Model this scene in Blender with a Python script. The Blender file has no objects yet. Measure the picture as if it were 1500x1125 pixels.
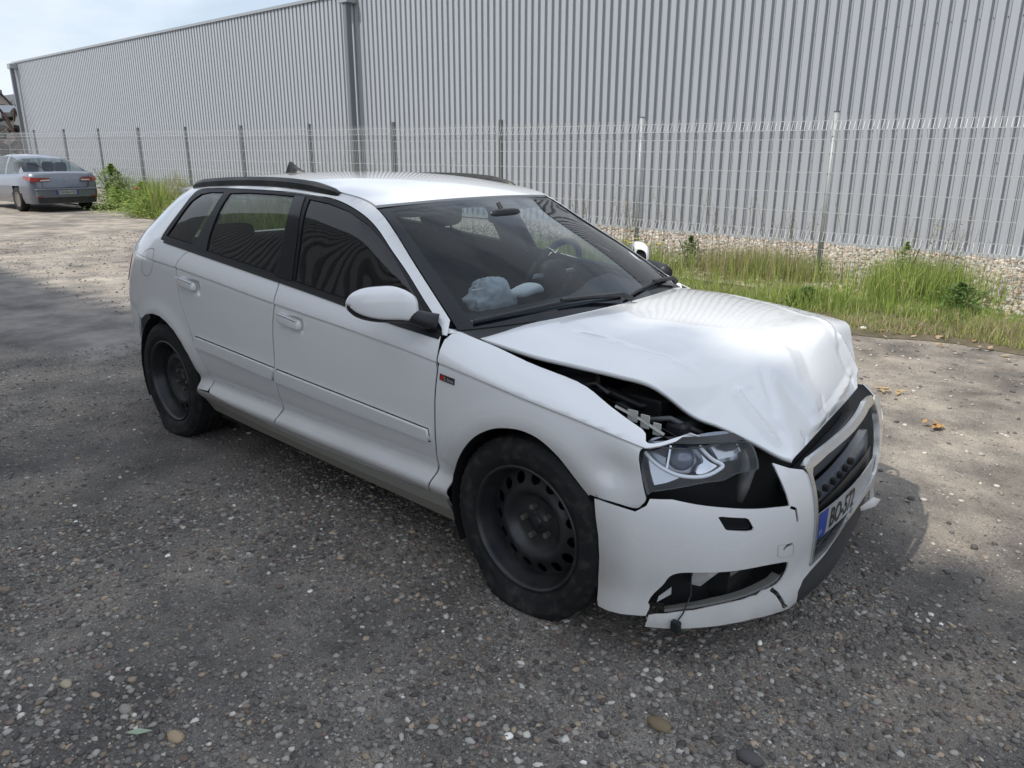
import bpy, math, random
import numpy as np
from mathutils import Vector, Matrix
from mathutils.geometry import delaunay_2d_cdt
R=math.radians
rng=np.random.default_rng(7); random.seed(7)
scn=bpy.context.scene; COL=scn.collection
# ---------------------------------------------------------------- camera
cam=bpy.data.cameras.new('camera'); co=bpy.data.objects.new('camera',cam); COL.objects.link(co); scn.camera=co
cam.sensor_width=36; cam.lens=36*1119.236/1500; cam.clip_start=.05; cam.clip_end=600
_yaw,_pit,_rol=R(131.4257),R(16.9591),R(.185)
_f=Vector((math.cos(_pit)*math.cos(_yaw),math.cos(_pit)*math.sin(_yaw),-math.sin(_pit)))
_r=Vector((math.sin(_yaw),-math.cos(_yaw),0)); _u=_r.cross(_f)
_r2=_r*math.cos(_rol)+_u*math.sin(_rol); _u2=-_r*math.sin(_rol)+_u*math.cos(_rol)
M=Matrix((_r2,_u2,-_f)).transposed().to_4x4(); M.translation=Vector((1.50478,-2.62473,1.5153)); co.matrix_world=M
# ---------------------------------------------------------------- sky, sun, exposure
SUN_TO=Vector((-.22,-.56,.80)).normalized()
wd=bpy.data.worlds.new('World'); scn.world=wd; wd.use_nodes=True
nt=wd.node_tree; bg=nt.nodes['Background']
sky=nt.nodes.new('ShaderNodeTexSky'); sky.sky_type='NISHITA'; sky.sun_disc=False
sky.sun_elevation=math.asin(SUN_TO.z); sky.sun_rotation=math.atan2(SUN_TO.x,SUN_TO.y); sky.air_density=1.0; sky.dust_density=1.5
tc=nt.nodes.new('ShaderNodeTexCoord')
mp=nt.nodes.new('ShaderNodeMapping'); mp.inputs['Scale'].default_value=(1,1,2.6)
nz=nt.nodes.new('ShaderNodeTexNoise'); nz.inputs['Scale'].default_value=2.3; nz.inputs['Detail'].default_value=7; nz.inputs['Roughness'].default_value=.55
cr_=nt.nodes.new('ShaderNodeValToRGB'); cr_.color_ramp.elements[0].position=.40; cr_.color_ramp.elements[1].position=.56
cr_.color_ramp.elements[0].color=(.42,.42,.42,1); cr_.color_ramp.elements[1].color=(1,1,1,1)
mx=nt.nodes.new('ShaderNodeMix'); mx.data_type='RGBA'; mx.inputs['B'].default_value=(5.75,6.3,7.1,1)
nt.links.new(tc.outputs['Generated'],mp.inputs[0]); nt.links.new(mp.outputs[0],nz.inputs['Vector']); nt.links.new(nz.outputs[0],cr_.inputs[0])
nt.links.new(cr_.outputs[0],mx.inputs['Factor']); nt.links.new(sky.outputs[0],mx.inputs['A']); nt.links.new(mx.outputs['Result'],bg.inputs[0])
bg.inputs[1].default_value=.108
sl=bpy.data.lights.new('sun','SUN'); sl.energy=2.5; sl.angle=R(.9); sl.color=(1,.94,.84)
so=bpy.data.objects.new('sun',sl); COL.objects.link(so); so.rotation_euler=SUN_TO.to_track_quat('Z','Y').to_euler(); so.location=(-6,-16,22)
vs=scn.view_settings; vs.view_transform='Standard'; vs.look='None'; vs.exposure=0.53; vs.gamma=1; vs.use_curve_mapping=False
scn.cycles.max_bounces=8; scn.cycles.transparent_max_bounces=24; scn.cycles.caustics_reflective=False; scn.cycles.caustics_refractive=False
# ---------------------------------------------------------------- materials
MATS={}
def mat(name,col=(.5,.5,.5),rough=.5,metal=0,coat=0,spec=.5,emit=None):
    if name in MATS: return MATS[name]
    m=bpy.data.materials.new(name); m.use_nodes=True; b=m.node_tree.nodes['Principled BSDF']
    b.inputs['Base Color'].default_value=(*col,1); b.inputs['Roughness'].default_value=rough; b.inputs['Metallic'].default_value=metal
    b.inputs['Coat Weight'].default_value=coat; b.inputs['Coat Roughness'].default_value=.04; b.inputs['Specular IOR Level'].default_value=spec
    MATS[name]=m; return m
class NT:
    """small node helper"""
    def __init__(s,m): s.t=m.node_tree; s.b=s.t.nodes['Principled BSDF']; s.g=s.n('ShaderNodeNewGeometry'); s.o=s.n('ShaderNodeTexCoord')
    def n(s,ty,**k):
        x=s.t.nodes.new(ty)
        for a,v in k.items(): setattr(x,a,v)
        return x
    def l(s,a,b): s.t.links.new(a,b)
    def noise(s,sc,det=4,vec=None,ro=.55):
        x=s.n('ShaderNodeTexNoise'); x.inputs['Scale'].default_value=sc; x.inputs['Detail'].default_value=det; x.inputs['Roughness'].default_value=ro
        s.l(vec if vec is not None else s.o.outputs['Object'],x.inputs['Vector']); return x.outputs[0]
    def vor(s,sc,feat='F1',vec=None,rnd=1):
        x=s.n('ShaderNodeTexVoronoi'); x.feature=feat; x.inputs['Scale'].default_value=sc; x.inputs['Randomness'].default_value=rnd
        s.l(vec if vec is not None else s.o.outputs['Object'],x.inputs['Vector']); return x
    def ramp(s,a,stops,interp='LINEAR'):
        x=s.n('ShaderNodeValToRGB'); e=x.color_ramp.elements; x.color_ramp.interpolation=interp
        while len(e)<len(stops): e.new(.5)
        for i,(p,c) in enumerate(stops):
            e[i].position=p; e[i].color=(*c,1) if hasattr(c,'__len__') else (c,c,c,1)
        s.l(a,x.inputs[0]); return x.outputs[0]
    def math(s,op,a,b=None,c=None,clamp=False):
        x=s.n('ShaderNodeMath'); x.operation=op; x.use_clamp=clamp
        for i,v in enumerate((a,b,c)):
            if v is None: continue
            if isinstance(v,(int,float)): x.inputs[i].default_value=v
            else: s.l(v,x.inputs[i])
        return x.outputs[0]
    def mix(s,f,a,b,mode='MIX'):
        x=s.n('ShaderNodeMix'); x.data_type='RGBA'; x.blend_type=mode
        for k,v in (('Factor',f),('A',a),('B',b)):
            i=x.inputs[k]
            if isinstance(v,(int,float)): i.default_value=v
            elif isinstance(v,tuple): i.default_value=(*v,1)
            else: s.l(v,i)
        return x.outputs['Result']
    def xyz(s,v=None):
        x=s.n('ShaderNodeSeparateXYZ'); s.l(v if v is not None else s.o.outputs['Object'],x.inputs[0]); return x.outputs
    def bump(s,h,st=.5,dist=.01,nrm=None):
        x=s.n('ShaderNodeBump'); x.inputs['Strength'].default_value=st; x.inputs['Distance'].default_value=dist; s.l(h,x.inputs['Height'])
        if nrm is not None: s.l(nrm,x.inputs['Normal'])
        return x.outputs[0]
    def set(s,k,v): s.l(v,s.b.inputs[k])
# ---------------------------------------------------------------- object helpers
def empty(name,loc=(0,0,0),parent=None,label=None,cat=None,group=None):
    o=bpy.data.objects.new(name,None); COL.objects.link(o); o.location=loc; o.empty_display_size=.1
    if parent: o.parent=parent
    return tag(o,label,cat,group)
def tag(o,label=None,cat=None,group=None,kind=None):
    for k,v in (('label',label),('category',cat),('group',group),('kind',kind)):
        if v: o[k]=v
    return o
def obj(name,verts,faces,m,parent=None,smooth=False,normals=None,loc=None):
    us=sorted({int(i) for f in faces for i in f})
    if len(us)<len(verts) and normals is None:
        ix={a:b for b,a in enumerate(us)}; verts=[verts[a] for a in us]; faces=[tuple(ix[int(i)] for i in f) for f in faces]
    me=bpy.data.meshes.new(name); me.from_pydata([tuple(map(float,v)) for v in verts],[],[tuple(map(int,f)) for f in faces]); me.update()
    if m: me.materials.append(m)
    if smooth: me.polygons.foreach_set('use_smooth',[True]*len(me.polygons))
    if normals is not None: me.normals_split_custom_set_from_vertices([tuple(map(float,n)) for n in normals])
    o=bpy.data.objects.new(name,me); COL.objects.link(o)
    if parent: o.parent=parent
    if loc is not None: o.location=loc
    return o
class MB:
    """collects simple solids into one mesh"""
    def __init__(s): s.v=[];s.f=[]
    def add(s,v,f):
        n=len(s.v); s.v+=[tuple(p) for p in v]; s.f+=[tuple(i+n for i in q) for q in f]; return s
    def box(s,a,b):
        x0,y0,z0=a;x1,y1,z1=b
        return s.add([(x0,y0,z0),(x1,y0,z0),(x1,y1,z0),(x0,y1,z0),(x0,y0,z1),(x1,y0,z1),(x1,y1,z1),(x0,y1,z1)],
            [(0,3,2,1),(4,5,6,7),(0,1,5,4),(1,2,6,5),(2,3,7,6),(3,0,4,7)])
    def tube(s,pts,r,n=8,cap=True):
        pts=[Vector(p) for p in pts]; rs=r if hasattr(r,'__len__') else [r]*len(pts); V=[];F=[]; prev=None
        for i,p in enumerate(pts):
            d=(pts[min(i+1,len(pts)-1)]-pts[max(i-1,0)]).normalized()
            if prev is None: a=d.orthogonal().normalized()
            else:
                a=(prev-d*prev.dot(d)); a=a.normalized() if a.length>1e-6 else d.orthogonal().normalized()
            prev=a; b=d.cross(a)
            for k in range(n):
                t=2*math.pi*k/n; V.append(p+(a*math.cos(t)+b*math.sin(t))*rs[i])
        for i in range(len(pts)-1):
            for k in range(n): F.append((i*n+k,i*n+(k+1)%n,(i+1)*n+(k+1)%n,(i+1)*n+k))
        if cap: F.append(tuple(range(n-1,-1,-1))); F.append(tuple((len(pts)-1)*n+k for k in range(n)))
        return s.add(V,F)
    def build(s,name,m,parent=None,smooth=False,loc=None): return obj(name,s.v,s.f,m,parent,smooth,None,loc)
def bevel(o,w,seg=2):
    b=o.modifiers.new('bevel','BEVEL'); b.width=w; b.segments=seg; b.limit_method='ANGLE'; b.angle_limit=R(40); return o
def superell(c,r,e1=.5,e2=.5,nu=24,nv=14):
    """rounded block"""
    f=lambda w,e:np.sign(w)*np.abs(w)**e
    u=np.linspace(-np.pi,np.pi,nu,endpoint=False); v=np.linspace(-np.pi/2,np.pi/2,nv)
    V=[];F=[]
    for b in v:
        for a in u: V.append((c[0]+r[0]*f(np.cos(b),e1)*f(np.cos(a),e2),c[1]+r[1]*f(np.cos(b),e1)*f(np.sin(a),e2),c[2]+r[2]*f(np.sin(b),e1)))
    for j in range(nv-1):
        for i in range(nu): F.append((j*nu+i,j*nu+(i+1)%nu,(j+1)*nu+(i+1)%nu,(j+1)*nu+i))
    return V,F
def lathe(prof,n=48,cx=0,cz=0,sy=1):
    """profile [(r,y)] turned about the y axis through (cx,cz)"""
    V=[];F=[];k=len(prof)
    for i in range(n):
        t=2*math.pi*i/n
        for r,y in prof: V.append((cx+r*math.cos(t),y,cz+r*math.sin(t)))
    for i in range(n):
        for j in range(k-1):
            a=i*k+j;b=((i+1)%n)*k+j; F.append((a,a+1,b+1,b) if sy>0 else (a,b,b+1,a+1))
    return V,F
def catmull(pts,n=6,closed=False):
    p=np.array(pts,float); N=len(p); out=[]
    rngk=range(N) if closed else range(N-1)
    for i in rngk:
        g=(lambda k:p[k%N]) if closed else (lambda k:p[min(max(k,0),N-1)])
        a,b,c_,d=g(i-1),g(i),g(i+1),g(i+2)
        for j in range(n):
            t=j/n; out.append(.5*((2*b)+(-a+c_)*t+(2*a-5*b+4*c_-d)*t*t+(-a+3*b-3*c_+d)*t**3))
    if not closed: out.append(p[-1])
    return np.array(out)
def inpoly(P,q):
    P=np.asarray(P);x,y=q[:,0],q[:,1]; r=np.zeros(len(q),bool); j=len(P)-1
    for i in range(len(P)):
        xi,yi=P[i];xj,yj=P[j]
        c=((yi>y)!=(yj>y)); 
        with np.errstate(divide='ignore',invalid='ignore'): r^=c&(x<(xj-xi)*(y-yi)/(yj-yi+1e-30)+xi)
        j=i
    return r
def resample(P,step):
    P=np.asarray(P,float); o=[]
    for i in range(len(P)):
        a,b=P[i],P[(i+1)%len(P)]; n=max(1,int(np.ceil(np.linalg.norm(b-a)/step)))
        for k in range(n): o.append(a+(b-a)*k/n)
    return np.array(o)
def clean(P,eps=1e-4):
    o=[]
    for p in P:
        if not o or np.linalg.norm(np.asarray(p)-o[-1])>eps: o.append(np.asarray(p,float))
    if np.linalg.norm(o[0]-o[-1])<eps: o.pop()
    return np.array(o)
def sheet_mesh(poly,F,holes=(),step=.03,lines=(),flange=.012,flip=False,sc=(1,1)):
    """triangulate a 2D outline, lay it on surface F(u,v)->xyz with true normals, and fold its rim inwards"""
    sc=np.array(sc,float)
    loops=[resample(clean(np.asarray(l)*sc),step*.8) for l in [poly,*holes]]
    lo=loops[0].min(0);hi=loops[0].max(0)
    gx=np.arange(lo[0]+step*.5,hi[0],step);gy=np.arange(lo[1]+step*.5,hi[1],step)
    G=np.stack(np.meshgrid(gx,gy),-1).reshape(-1,2); G=G+(np.arange(len(G))%2)[:,None]*[step*.12,0]
    bd=np.vstack(loops)
    ok=inpoly(loops[0],G) if len(G) else np.zeros(0,bool)
    for h in loops[1:]: ok&=~inpoly(h,G)
    G=G[ok]
    if len(G):
        d=np.min(np.linalg.norm(G[:,None,:]-bd[None],axis=2),axis=1); G=G[d>step*.38]
    pts=[];edges=[]
    for l in loops:
        n=len(pts); pts+=list(l); edges+=[(n+i,n+(i+1)%len(l)) for i in range(len(l))]
    for l in lines:
        l=np.asarray(l)*sc
        L=[]
        for a,b in zip(l[:-1],l[1:]):
            k=max(1,int(np.ceil(np.linalg.norm(b-a)/(step*.8))))
            L+=[a+(b-a)*t/k for t in range(k)]
        L=np.array(L+[l[-1]]); inn=inpoly(loops[0],L)
        for h in loops[1:]: inn&=~inpoly(h,L)
        db=np.min(np.linalg.norm(L[:,None,:]-bd[None],axis=2),axis=1); inn&=db>step*.15
        idx=[];
        for p,k in zip(L,inn):
            if k: idx.append(len(pts)); pts.append(p)
            else: idx.append(None)
        edges+=[(a,b) for a,b in zip(idx[:-1],idx[1:]) if a is not None and b is not None]
    pts+=list(G)
    r=delaunay_2d_cdt([Vector(p) for p in pts],edges,[],0,1e-6)
    P=np.array([tuple(v) for v in r[0]]); T=np.array(r[2])
    cen=P[T].mean(1); ok=inpoly(loops[0],cen)
    for h in loops[1:]: ok&=~inpoly(h,cen)
    T=T[ok]
    A=P[T]; ar=(A[:,1,0]-A[:,0,0])*(A[:,2,1]-A[:,0,1])-(A[:,1,1]-A[:,0,1])*(A[:,2,0]-A[:,0,0])
    T[ar<0]=T[ar<0][:,::-1]
    uv=P/sc
    def S(u): return np.asarray(F(u[:,0],u[:,1]),float)
    def N(u):
        e=3e-4; a=S(u+[e,0])-S(u-[e,0]); b=S(u+[0,e])-S(u-[0,e]); n=np.cross(a,b); return n/np.maximum(np.linalg.norm(n,axis=1,keepdims=True),1e-12)
    V=S(uv); n=N(uv)
    if flip: n=-n; T=T[:,::-1]
    V=list(V); Nn=list(n); Fc=[tuple(t) for t in T]
    if flange:
        for li,l in enumerate(loops):
            u=l/sc; p=S(u); nn=N(u)*(-1 if flip else 1); k=len(l)
            area=np.sum(l[:,0]*np.roll(l[:,1],-1)-np.roll(l[:,0],-1)*l[:,1])
            t=np.roll(l,-1,0)-np.roll(l,1,0); o2=np.stack([t[:,1],-t[:,0]],-1); o2/=np.maximum(np.linalg.norm(o2,axis=1,keepdims=True),1e-9)
            if (area>0)==(li>0): o2=-o2
            out=S((l+o2*1e-3)/sc)-p; out-=nn*np.sum(out*nn,1,keepdims=True); out/=np.maximum(np.linalg.norm(out,axis=1,keepdims=True),1e-9)
            b=len(V); V+=list(p)+list(p-nn*flange); Nn+=list(out)+list(out)
            fn=np.cross(np.roll(p,-1,0)-p,-nn); sgn=np.sum(fn*out)>0
            for i in range(k):
                q=(b+i,b+(i+1)%k,b+k+(i+1)%k,b+k+i); Fc.append(q if sgn else q[::-1])
    return V,Fc,Nn
def panel(name,poly,F,m,parent,**k):
    V,Fc,N=sheet_mesh(poly,F,**k); return obj(name,V,Fc,m,parent,True,N)
def textmesh(txt,size,bold=0):
    cu=bpy.data.curves.new('txt','FONT'); cu.body=txt; cu.size=size; cu.resolution_u=3; cu.offset=bold
    o=bpy.data.objects.new('txt',cu); COL.objects.link(o); dg=bpy.context.evaluated_depsgraph_get()
    me=o.evaluated_get(dg).to_mesh(); v=np.array([tuple(p.co) for p in me.vertices]).reshape(-1,3); f=[tuple(p.vertices) for p in me.polygons]
    o.evaluated_get(dg).to_mesh_clear(); bpy.data.objects.remove(o); bpy.data.curves.remove(cu); return v[:,:2],f
# ---------------------------------------------------------------- materials of the place
def paint_mat(name,col,dirt=True,rough=.28):
    m=mat(name,col,rough,0,1.0); t=NT(m)
    if dirt:
        x,y,z=t.xyz(); n1=t.noise(5,5); n2=t.noise(60,3)
        g=t.math('SUBTRACT',.52,z); g=t.math('MULTIPLY',g,2.4,clamp=True)
        r=None
        for cx,cz in ((0,.305),(-2.578,.312)):
            dx=t.math('SUBTRACT',x,cx); dz=t.math('SUBTRACT',z,cz)
            d=t.math('SQRT',t.math('ADD',t.math('MULTIPLY',dx,dx),t.math('MULTIPLY',dz,dz)))
            q=t.math('MULTIPLY',t.math('SUBTRACT',.44,d),9,clamp=True); r=q if r is None else t.math('MAXIMUM',r,q)
        g=t.math('ADD',t.math('MULTIPLY',g,.75),t.math('MULTIPLY',r,.55))
        f=t.math('MULTIPLY',g,t.math('ADD',t.math('MULTIPLY',n1,1.1),.22),clamp=True)
        f=t.math('ADD',t.math('MULTIPLY',f,.85),t.math('MULTIPLY',t.ramp(n2,[(.62,0),(.80,1)]),.05),clamp=True)
        t.set('Base Color',t.mix(f,col,(.27,.235,.19))); t.set('Roughness',t.math('ADD',rough,t.math('MULTIPLY',f,.4)))
        t.set('Coat Weight',t.math('SUBTRACT',1,t.math('MULTIPLY',f,1.1),clamp=True))
    return m
WHITE=paint_mat('white_paint',(.82,.825,.825),True,.22)
BLACK=mat('black_plastic',(.016,.017,.019),.45); TRIM=mat('black_trim',(.012,.0125,.014),.5,0,0,.3); VOID=mat('engine_bay_black',(.006,.006,.007),.8)
GLOSSB=mat('gloss_black',(.006,.007,.011),.12,0,0,.35); CHROME=mat('chrome',(.72,.73,.75),.12,1); GREYP=mat('grey_plastic',(.12,.125,.13),.5)
RUBBER=mat('rubber',(.016,.016,.017),.75,0,0,.3); STEEL=mat('black_steel',(.04,.042,.046),.34); ALU=mat('aluminium',(.45,.46,.47),.35,.9)
t=NT(RUBBER); n=t.noise(22,5); t.set('Base Color',t.mix(t.ramp(n,[(.5,0),(.78,.6)]),(.014,.014,.015),(.085,.076,.066))); t.set('Roughness',t.math('ADD',.6,t.math('MULTIPLY',n,.3)))
t=NT(STEEL); n=t.noise(9,5); t.set('Base Color',t.mix(t.ramp(n,[(.4,0),(.8,.6)]),(.019,.020,.023),(.07,.064,.056)))
t=NT(BLACK); n=t.noise(14,4); t.set('Base Color',t.mix(t.ramp(n,[(.4,0),(.8,.45)]),(.014,.015,.017),(.055,.052,.048)))
def glass_mat(name,tint,refl=1.0,wav=0,ior=1.5):
    m=bpy.data.materials.new(name); m.use_nodes=True; nt=m.node_tree; nt.nodes.clear()
    o=nt.nodes.new('ShaderNodeOutputMaterial'); mx=nt.nodes.new('ShaderNodeMixShader'); tr=nt.nodes.new('ShaderNodeBsdfTransparent'); gl=nt.nodes.new('ShaderNodeBsdfGlossy')
    fr=nt.nodes.new('ShaderNodeLayerWeight'); f0=((ior-1)/(ior+1))**2; pw=nt.nodes.new('ShaderNodeMath'); pw.operation='POWER'; pw.inputs[1].default_value=5; ma=nt.nodes.new('ShaderNodeMath'); ma.operation='MULTIPLY_ADD'; ma.inputs[1].default_value=1-f0; ma.inputs[2].default_value=f0; nt.links.new(fr.outputs['Facing'],pw.inputs[0]); nt.links.new(pw.outputs[0],ma.inputs[0]); gl.inputs['Roughness'].default_value=.01; tr.inputs[0].default_value=(*tint,1); gl.inputs[0].default_value=(refl,refl,refl,1)
    nt.links.new(ma.outputs[0],mx.inputs[0]); nt.links.new(tr.outputs[0],mx.inputs[1]); nt.links.new(gl.outputs[0],mx.inputs[2]); nt.links.new(mx.outputs[0],o.inputs[0])
    if wav:
        n=nt.nodes.new('ShaderNodeTexNoise'); n.inputs['Scale'].default_value=5; n.inputs['Detail'].default_value=1; tc=nt.nodes.new('ShaderNodeTexCoord'); nt.links.new(tc.outputs['Object'],n.inputs['Vector'])
        b=nt.nodes.new('ShaderNodeBump'); b.inputs['Strength'].default_value=1; b.inputs['Distance'].default_value=wav; nt.links.new(n.outputs[0],b.inputs['Height'])
        nt.links.new(b.outputs[0],gl.inputs['Normal']); nt.links.new(b.outputs[0],fr.inputs['Normal'])
    return m
GL_SIDE=glass_mat('tinted_side_glass',(.24,.29,.28),1,.0006,1.62); GL_WS=glass_mat('windscreen_glass',(.50,.56,.60),1,.0004,1.42); GL_LENS=glass_mat('clear_lens',(.95,.96,.97),1,0,1.5); GL_FAR=glass_mat('clear_far_glass',(.62,.68,.67),1,.001,1.5)
mat('plate_white',(.62,.63,.62),.35); mat('plate_blue',(.015,.05,.28),.4); mat('plate_ink',(.012,.012,.012),.5); mat('core_grey',(.2,.21,.22),.8)
FABRIC=mat('dark_fabric',(.022,.023,.026),.9); DASH=mat('dash_plastic',(.03,.031,.034),.6); AIRBAG=mat('airbag_cloth',(.85,.85,.82),.9)
# ---------------------------------------------------------------- body shape functions
class Sp:
    """natural cubic spline with linear ends"""
    def __init__(s,xs,ys):
        s.x=np.array(xs,float); s.y=np.array(ys,float); n=len(xs); h=np.diff(s.x)
        A=np.zeros((n,n)); r=np.zeros(n); A[0,0]=A[-1,-1]=1
        for i in range(1,n-1):
            A[i,i-1]=h[i-1]; A[i,i]=2*(h[i-1]+h[i]); A[i,i+1]=h[i]
            r[i]=6*((s.y[i+1]-s.y[i])/h[i]-(s.y[i]-s.y[i-1])/h[i-1])
        s.m=np.linalg.solve(A,r); s.h=h
    def __call__(s,q):
        q=np.asarray(q,float); c=np.clip(q,s.x[0],s.x[-1])
        i=np.clip(np.searchsorted(s.x,c)-1,0,len(s.h)-1)
        h=s.h[i]; a=(s.x[i+1]-c)/h; b=1-a
        v=a*s.y[i]+b*s.y[i+1]+((a**3-a)*s.m[i]+(b**3-b)*s.m[i+1])*h*h/6
        sl0=(s.y[1]-s.y[0])/s.h[0]-s.h[0]*(2*s.m[0]+s.m[1])/6
        sl1=(s.y[-1]-s.y[-2])/s.h[-1]+s.h[-1]*(2*s.m[-1]+s.m[-2])/6
        return v+np.where(q<s.x[0],(q-s.x[0])*sl0,0)+np.where(q>s.x[-1],(q-s.x[-1])*sl1,0)
W=Sp([-3.4,-2.95,-2.6,-2,-1.3,-.6,-.3,0,.25,.45,.6],[.845,.857,.866,.872,.875,.872,.871,.868,.854,.815,.75])
ZC=Sp([-2.9,-2.3,-1.43,-.55,-.2,0,.2,.4,.5],[.975,.947,.883,.82,.782,.757,.732,.694,.67])      # crease height
ZB=Sp([-2.95,-2.53,-2.22,-1.42,-1.0,-.67,-.42],[1.098,1.068,1.043,.977,.939,.905,.888])          # belt
DL=Sp([.08,.15,.20,.25,.285,.305,.32,.335,.355,.375,.39,.42,.47,.55,.62],[.13,.095,.072,.047,.026,.011,.005,.007,.024,.040,.042,.031,.017,.003,0])
ZT=Sp([-3.05,-2.7,-2.3,-1.9,-1.5,-1.25,-1.06,-.9,-.65,-.41],[1.262,1.318,1.352,1.366,1.357,1.331,1.288,1.20,1.055,.905])  # roof seam / windscreen edge
YT=Sp([-3.05,-2.5,-1.9,-1.4,-1.06,-.75,-.41],[.535,.56,.575,.575,.572,.66,.758])
FZ=Sp([-.42,-.28,-.116,.077,.225,.351,.44],[.905,.872,.835,.805,.770,.733,.700])                # wing top edge
FY=Sp([-.42,-.3,0,.3,.45],[.758,.735,.715,.70,.68])
XE=Sp([.25,.45,.62,.78,.92,1.0,1.1,1.2,1.32],[-3.29,-3.325,-3.325,-3.295,-3.235,-3.165,-3.04,-2.93,-2.80])   # rear end
YE=Sp([.25,.6,.9,1.1,1.32],[.66,.69,.67,.60,.50])
WC=((0.0,.305),(-2.578,.312))
def flare(x,z):
    b=0
    for cx,cz in WC:
        r=np.hypot(x-cx,z-cz); b=b+.013*np.exp(-((r-.365)/.055)**2)*np.clip((z-.22)/.2,0,1)
    return b
def bowl(x,z):
    b=0
    for cx,cz in ((-1.275,.812),(-2.155,.873)):
        b=b+.016*np.exp(-(((x-cx)/.062)**4+((z-cz)/.034)**4))
    return b
def YD(x,z):
    x=np.asarray(x,float);z=np.asarray(z,float)
    w=W(x);zc=ZC(x);zb=ZB(x);zt=np.maximum(ZT(x),zb+.012);yt=YT(x)
    gr=.0085*np.exp(-np.maximum(0,zc-z)/.005)
    low=-gr+w-np.where(z<.62,DL(np.minimum(z,.62)),.013*np.clip((z-.62)/(zc-.62),0,1)**2)+flare(x,z)-bowl(x,z)
    t=np.clip((z-zc)/(zb-zc),0,1.3)
    mid=w-.008-.047*t**1.4-bowl(x,z)+flare(x,z)
    yb=w-.055
    q=np.clip((z-zb)/(zt-zb),0,1)
    up=yb-(yb-yt)*(.72*q+.28*q**5)
    y=np.where(z<zc,low,np.where(z<zb,mid,up))
    xe=XE(z);k=np.clip((x+2.45)/(xe+2.45),0,1)
    ye=YE(z)
    return y-(y-ye)*k**3.2
def YF(x,z):
    x=np.asarray(x,float);z=np.asarray(z,float)
    w=W(x);zc=ZC(x);zt=FZ(x);yt=FY(x)
    gr=.0085*np.exp(-np.maximum(0,zc-z)/.005)
    low=-gr+w-np.where(z<.62,DL(np.minimum(z,.62)),.013*np.clip((z-.62)/(zc-.62),0,1)**2)+flare(x,z)
    t=np.clip((z-zc)/(zt-zc),0,1.2)
    up=w-.008+flare(x,z)-(w-.008-yt)*t**1.9
    d=.020*np.exp(-(((x-.33)/.075)**2+((z-.60)/.055)**2))    # dent ahead of the wheel
    return np.where(z<zc,low,up)-d
# front bumper sheet: s along plan curve (0 = right wheel arch, 1 = middle, 2 = left wheel arch)
_bp=np.array([(.285,-.872),(.43,-.838),(.555,-.768),(.645,-.672),(.705,-.55),(.742,-.41),(.768,-.25),(.785,0)])
_bp=np.vstack([_bp,(_bp[:-1]*[1,-1])[::-1]])
_bs=np.concatenate([[0],np.cumsum(np.hypot(*np.diff(_bp,axis=0).T))]); BL=_bs[-1]; _bs=_bs/BL*2
BX=Sp(_bs,_bp[:,0]);BY=Sp(_bs,_bp[:,1])
BD=Sp([.05,.12,.2,.3,.45,.53,.6,.66,.74,.82],[-.01,.01,-.002,.0,.0,-.012,-.034,-.062,-.115,-.19])
def SB(s,z,off=0.):
    s=np.asarray(s,float);z=np.asarray(z,float)
    e=1e-3;dx=(BX(s+e)-BX(s-e));dy=(BY(s+e)-BY(s-e));n=np.hypot(dx,dy)
    d=BD(z)+off
    return np.stack([BX(s)+dy/n*d,BY(s)-dx/n*d,z+0*s],-1)
ROOFC=Sp([-3.0,-2.75,-2.45,-1.9,-1.5,-1.2,-1.02,-.9],[1.335,1.365,1.388,1.408,1.397,1.358,1.312,1.27])
def RZ(x,y):
    x=np.asarray(x,float);y=np.asarray(y,float)
    zc=ROOFC(x);zt=ZT(x)+.004;yt=YT(x)
    return zc-(zc-zt)*np.clip(np.abs(y)/yt,0,1.1)**2.3
# windscreen: a across -1..1, b up 0..1
WEX=Sp([0,.25,.5,.75,1],[-.41,-.565,-.725,-.89,-1.06]);
def SW(a,b,off=0.):
    a=np.asarray(a,float);b=np.asarray(b,float)
    xe=WEX(b);ye=YT(xe)-.012;ze=ZT(xe)-.006
    xc=-.16-.85*b;zc=.925+.378*b+.03*np.sin(np.pi*b)
    k=np.abs(a)**2.2
    return np.stack([xc+(xe-xc)*k+off*.55,a*ye,zc+(ze-zc)*k+off*.83],-1)
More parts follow.
